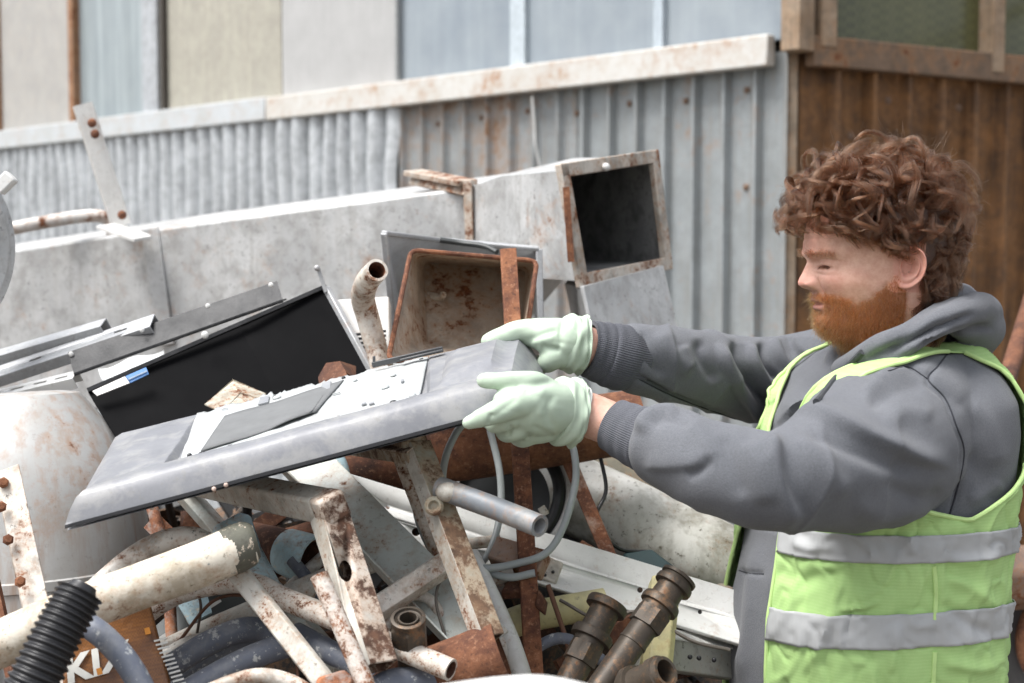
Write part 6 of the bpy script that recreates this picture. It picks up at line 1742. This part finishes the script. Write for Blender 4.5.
m = MB(); m.tube(crom(PW([(566, 408, 1.762), (574, 409, 1.764), (579, 411, 1.766)]), 5), 26 * 1.762 / F, 40, hollow=.002, wob=.05); m.build('lining', M_lining, GL)

# ---- trousers and boots
mb = MB()
for hp, kn, an in legs:
    chain(mb, [(hp + Vector((0, 0, .05)), .125), (hp, .118), (kn, .088), (an, .075)], 28)
V, FQ = remesh(mb, .010, 4)
make('trousers', V, FQ, M_trouser, person)
for hp, kn, an in legs:
    mb = MB(); chain(mb, [(an + Vector((0, 0, .08)), .055), (an - Vector((0, 0, .03)), .056)], 20); chain(mb, [(an - Vector((0, 0, .040)) - Vector(bf) * .05, .048), (an + Vector(bf) * .17 - Vector((0, 0, .05)), .044)], 20)
    V, FQ = remesh(mb, .006, 4); V[:, 2] = np.maximum(V[:, 2], .0)
    make('boot', V, FQ, M_boot, person)
# ---- hair and beard
rng = np.random.default_rng(4)
def hair_mat(name, c, c2, rough=.26):
    g = N(name)
    h = g.n('BsdfHairPrincipled')
    hi = g.n('HairInfo')
    col = g.mix(hi.outputs['Random'], c, c2)
    g.l(col, h.inputs['Color'])
    h.inputs['Roughness'].default_value = rough
    h.inputs['Radial Roughness'].default_value = .55
    h.inputs['IOR'].default_value = 1.36
    out = [n for n in g.t.nodes if n.type == 'OUTPUT_MATERIAL'][0]
    g.l(h.outputs[0], out.inputs['Surface'])
    return g.mat
def curves_obj(name, S, rad, mat, parent):
    """S: strands x points x 3 in the place's coordinates; rad: radius per point along the strand"""
    n, k = S.shape[:2]
    hc = bpy.data.hair_curves.new(name)
    hc.add_curves([k] * n)
    o = np.array(parent['_o'])
    hc.attributes['position'].data.foreach_set('vector', (S - o).reshape(-1).astype(np.float32))
    a = hc.attributes.get('radius') or hc.attributes.new('radius', 'FLOAT', 'POINT')
    a.data.foreach_set('value', np.broadcast_to(rad, (n, k)).reshape(-1).astype(np.float32))
    hc.materials.append(mat)
    ob = bpy.data.objects.new(name, hc)
    COL.objects.link(ob); ob.parent = parent
    ob['_o'] = list(o)
    return ob
# surface samples of the head in local units
HPf = HP.reshape(-1, 3)
def local_normals():
    du = np.roll(HP, -1, 1) - np.roll(HP, 1, 1)
    dv = np.gradient(HP, axis=0)
    nn = np.cross(du, dv)
    nn /= np.maximum(np.linalg.norm(nn, axis=2, keepdims=True), 1e-9)
    c = np.array([15, 0, 20.])
    s = np.sign(((HP - c) * nn).sum(2, keepdims=True)); s[s == 0] = 1
    return nn * s
HN = local_normals()
du = np.linalg.norm(np.roll(HP, -1, 1) - HP, axis=2); dv = np.linalg.norm(np.gradient(HP, axis=0), axis=2)
AREA = (du * dv).reshape(-1)
HNf = HN.reshape(-1, 3)
def sample(mask, n):
    w = AREA * mask; w /= w.sum()
    i = rng.choice(len(w), n, p=w)
    return HPf[i] + rng.normal(0, .5, (n, 3)), HNf[i]
# curls: each lock is a clump of strands round a curling guide
NL, NS, NK = 620, 54, 30
scm = hairline(HPf) & (HPf[:, 2] > -56) & ~((np.abs(HPf[:, 0] - 17) < 22) & (HPf[:, 2] < 27) & (HPf[:, 2] > -26))
P0, N0 = sample(scm * (1 + 1.3 * (HPf[:, 2] < 25)), NL)
# extra locks along the front hairline that hang over the forehead
fm = scm & (HPf[:, 2] > 56) & (HPf[:, 2] < 82) & (HPf[:, 0] > 60)
P1, N1 = sample(fm.astype(float), 22)
tm = scm & (HPf[:, 2] > 34) & (HPf[:, 2] < 60) & (HPf[:, 0] > 26) & (HPf[:, 0] < 66) & (HPf[:, 1] > 20)
P2, N2 = sample(tm.astype(float), 20)
P0 = np.concatenate([P0, P1, P2]); N0 = np.concatenate([N0, N1, N2])
S_all = []
s_ = np.linspace(0, 1, NK)
for i in range(len(P0)):
    p, n = P0[i], N0[i]
    top = np.clip((p[2] - 10) / 60, 0, 1)
    front = np.clip((p[0] - 20) / 60, 0, 1)
    fringe = NL <= i < NL + 22
    down = np.array([0, 0, -1.0])
    pref = down * (1.0 - .75 * top) + np.array([.9 * front - .35 * (p[0] < 0), 0, .10 * top]) + rng.normal(0, .55, 3)
    if fringe: pref = np.array([.8, rng.normal(0, .8), .15 + rng.normal(0, .3)])
    if i >= NL + 22: pref = np.array([.45 + rng.normal(0, .4), .2, -.55 + rng.normal(0, .3)])
    t = pref - n * pref.dot(n); t /= np.linalg.norm(t)
    b = np.cross(n, t)
    lift = (5 + 21 * top + 7 * front * top) * rng.uniform(.5, 1.1)
    if p[0] < -15: lift *= .45
    if p[2] < 5: lift = rng.uniform(3, 8)
    if fringe: lift = rng.uniform(14, 30)
    L = rng.uniform(20, 40) * (.75 + .3 * top)
    if p[0] < -25: L *= .7
    if p[2] < 0: L *= .7
    if -8 < p[0] < 46 and p[2] < 52 and not fringe: L *= .5; lift *= .6
    rc = rng.uniform(6.5, 11.5) * (.6 + .5 * top) * (.6 if p[0] < -15 else 1); tw = rng.uniform(.6, 1.25) * rng.choice([-1, 1]); ph = rng.uniform(0, 6.28)
    grow = np.clip(s_ * 2.0, 0, 1)
    ang = ph + 2 * math.pi * tw * s_
    if not fringe:
        # the lock lies along the skull and curls off it
        L *= 1.25
        flat_ = p + t * (L * s_)[:, None] + b * (rc * (np.sin(ang) - math.sin(ph)) * grow)[:, None]
        hgt = lift * (1 - np.exp(-4 * s_)) + .8 * rc * (np.cos(ang) - math.cos(ph)) * grow * .7
        hgt = np.maximum(hgt, 1.5 * s_)
        c_ = np.array([22, 0, 25.]); q_ = (flat_ - c_); r_ = np.linalg.norm(q_ / np.array([76, 57, 80]), axis=1)[:, None]
        blend = np.clip((flat_[:, 2:3] + 25) / 30, 0, 1)
        g_ = (c_ + q_ / r_) * blend + flat_ * (1 - blend) + q_ / np.linalg.norm(q_, axis=1)[:, None] * hgt[:, None]
        g_[0] = p
        if p[0] > 40:
            lowz = 44 + .0 * g_[:, 0]
            k_ = np.clip((g_[:, 0] - 55) / 25, 0, 1)
            g_[:, 2] = np.where(g_[:, 2] < lowz, g_[:, 2] + (lowz - g_[:, 2]) * .75 * k_, g_[:, 2])
    else:
        g_ = p + n * (lift * (1 - np.exp(-3.2 * s_)))[:, None] * 1.02 + t * (L * s_ ** 1.15)[:, None] + b * (rc * (np.sin(ang) - math.sin(ph)) * grow)[:, None] + (n * .8 + t * .4) * (rc * (np.cos(ang) - math.cos(ph)) * grow)[:, None]
    g_ = g_ + down * ((3 if p[0] > 45 else 5) * s_ ** 2)[:, None]
    if fringe: L *= .6
    w = rng.uniform(1.7, 3.6) * (.62 + .45 * np.sin(math.pi * np.clip(s_ * .9 + .05, 0, 1)))
    off = rng.normal(0, 1, (NS, 2)); ln = rng.uniform(.86, 1.08, NS)
    st = np.empty((NS, NK, 3))
    for k in range(NS):
        tt = np.clip(s_ * ln[k], 0, 1) * (NK - 1)
        gi = np.stack([np.interp(tt, np.arange(NK), g_[:, a]) for a in range(3)], 1)
        fl = rng.normal(0, 1) * .6
        jit = np.cumsum(rng.normal(0, .06, (NK, 3)), 0)
        st[k] = gi + b * (off[k, 0] * w)[:, None] + n * (off[k, 1] * w * .55)[:, None] + jit + n * (fl * s_ ** 2)[:, None]
    S_all.append(st)
S_all = np.concatenate(S_all)
# keep strands out of the skull
cen = np.array([22, 0, 25.])
rs = np.linspace(1, .35, NK)
M_hair = hair_mat('brown_curly_hair', (0.020, 0.0078, 0.004), (0.095, 0.042, 0.021))
hair = curves_obj('hair', hw(S_all), .00017 * np.interp(s_, [0, .7, 1], [1, .9, .35]), M_hair, person)
# flyaway strands
n = 900
Pf, Nf = sample((scm & (HPf[:, 2] > -10)).astype(float), n)
F_ = np.empty((n, 18, 3)); u_ = np.linspace(0, 1, 18)
for i in range(n):
    d_ = Nf[i] + rng.normal(0, .5, 3); d_ /= np.linalg.norm(d_)
    top = np.clip((Pf[i][2] - 10) / 60, 0, 1)
    Lh = rng.uniform(20, 44) * (.35 + .7 * top)
    a1, a2 = rng.normal(0, 1, (2, 3)); k1, k2 = rng.uniform(3, 9, 2)
    F_[i] = Pf[i] + d_ * (Lh * u_)[:, None] + a1 * (3.5 * np.sin(k1 * u_) * u_)[:, None] + a2 * (4 * np.sin(k2 * u_ + 1) * u_)[:, None]
curves_obj('loose_hair', hw(F_), .00011 * np.linspace(1, .5, 18), M_hair, person)
# beard
bm_k = beardmask(HPf[:, 0], np.abs(HPf[:, 1]), HPf[:, 2]) & (HPf[:, 2] < -5)
n = 11000
Pb, Nb = sample(bm_k.astype(float), n)
NKB = 12; v_ = np.linspace(0, 1, NKB)
B_ = np.empty((n, NKB, 3))
for i in range(n):
    p = Pb[i]; nn = Nb[i]
    stache = p[2] > -33 and p[0] > 68
    low = np.clip((-p[2] - 25) / 35, 0, 1)
    L = (5.5 + 5.5 * low) * rng.uniform(.6, 1.15)
    if p[0] > 60 and p[2] < -44: L *= .55
    if p[0] < 34: L *= .7
    fl = np.array([.1, 0, -1.0]) + np.array([-.35 * low, 0, 0]) + rng.normal(0, .22, 3)
    if stache: fl = np.array([-.3, .9 * np.sign(p[1] + .01), -.7]) + rng.normal(0, .2, 3); L = rng.uniform(6, 10)
    fl /= np.linalg.norm(fl)
    d0 = nn * .75 + fl * .6
    a1 = rng.normal(0, 1, 3); k1 = rng.uniform(2, 6); p1 = rng.uniform(0, 6)
    cl = np.array([mnoise.noise(Vector(p * .13)), mnoise.noise(Vector(p * .13 + 9)), mnoise.noise(Vector(p * .13 + 31))]) * 1.1
    B_[i] = p + d0 * (L * .55 * v_)[:, None] + (fl + cl * .6) * (L * .75 * v_ ** 1.6)[:, None] + a1 * (1.7 * (np.sin(k1 * v_ + p1) - math.sin(p1)) * v_)[:, None]
M_beard = hair_mat('ginger_beard_hair', (0.13, 0.034, 0.008), (0.30, 0.098, 0.028), .36)
curves_obj('beard', hw(B_), .00015 * np.linspace(1, .4, NKB), M_beard, person)
# brows and lashes
E_ = []
for sgn in (1, -1):
    for _ in range(330):
        y = rng.uniform(7, 40); z = 15.5 + 3 * math.sin((y - 7) / 33 * 2.6) * .6 + rng.normal(0, 1.6)
        j = np.argmin((HPf[:, 1] - sgn * y) ** 2 + (HPf[:, 2] - z) ** 2 + 1e4 * (HPf[:, 0] < 50))
        p, nn = HPf[j], HNf[j]
        fl = np.array([.1, .8 * sgn, .35 - y * .012]) + rng.normal(0, .18, 3)
        q_ = np.linspace(0, 1, 7)
        E_.append(p + nn * (2.2 * np.sin(q_ * 1.8))[:, None] + fl * (rng.uniform(5, 9) * q_)[:, None])
curves_obj('eyebrows', hw(np.array(E_)), .00013 * np.linspace(1, .4, 7), hair_mat('sandy_brow_hair', (0.07, 0.026, 0.011), (0.15, 0.062, 0.028)), person)
E_ = []
for sgn in (1, -1):
    for _ in range(130):
        y = rng.uniform(15, 31); z = 3.9 - .010 * (y - 23) ** 2
        j = np.argmin((HPf[:, 1] - sgn * y) ** 2 + (HPf[:, 2] - z) ** 2 + 1e4 * (HPf[:, 0] < 50))
        p = HPf[j]
        q_ = np.linspace(0, 1, 6)
        fl = np.array([.75, .25 * sgn * (y - 20) / 16, -.6]) + rng.normal(0, .12, 3)
        E_.append(p + np.array([0, 0, .3]) + fl * (5.0 * q_)[:, None] + np.array([0, 0, 1.0]) * (1.5 * q_ ** 2)[:, None])
curves_obj('eyelashes', hw(np.array(E_)), .00016 * np.linspace(1, .3, 6), hair_mat('lash_hair', (0.035, 0.018, 0.012), (0.06, 0.03, 0.02)), person)
for o in bpy.data.objects:
    if '_o' in o: del o['_o']
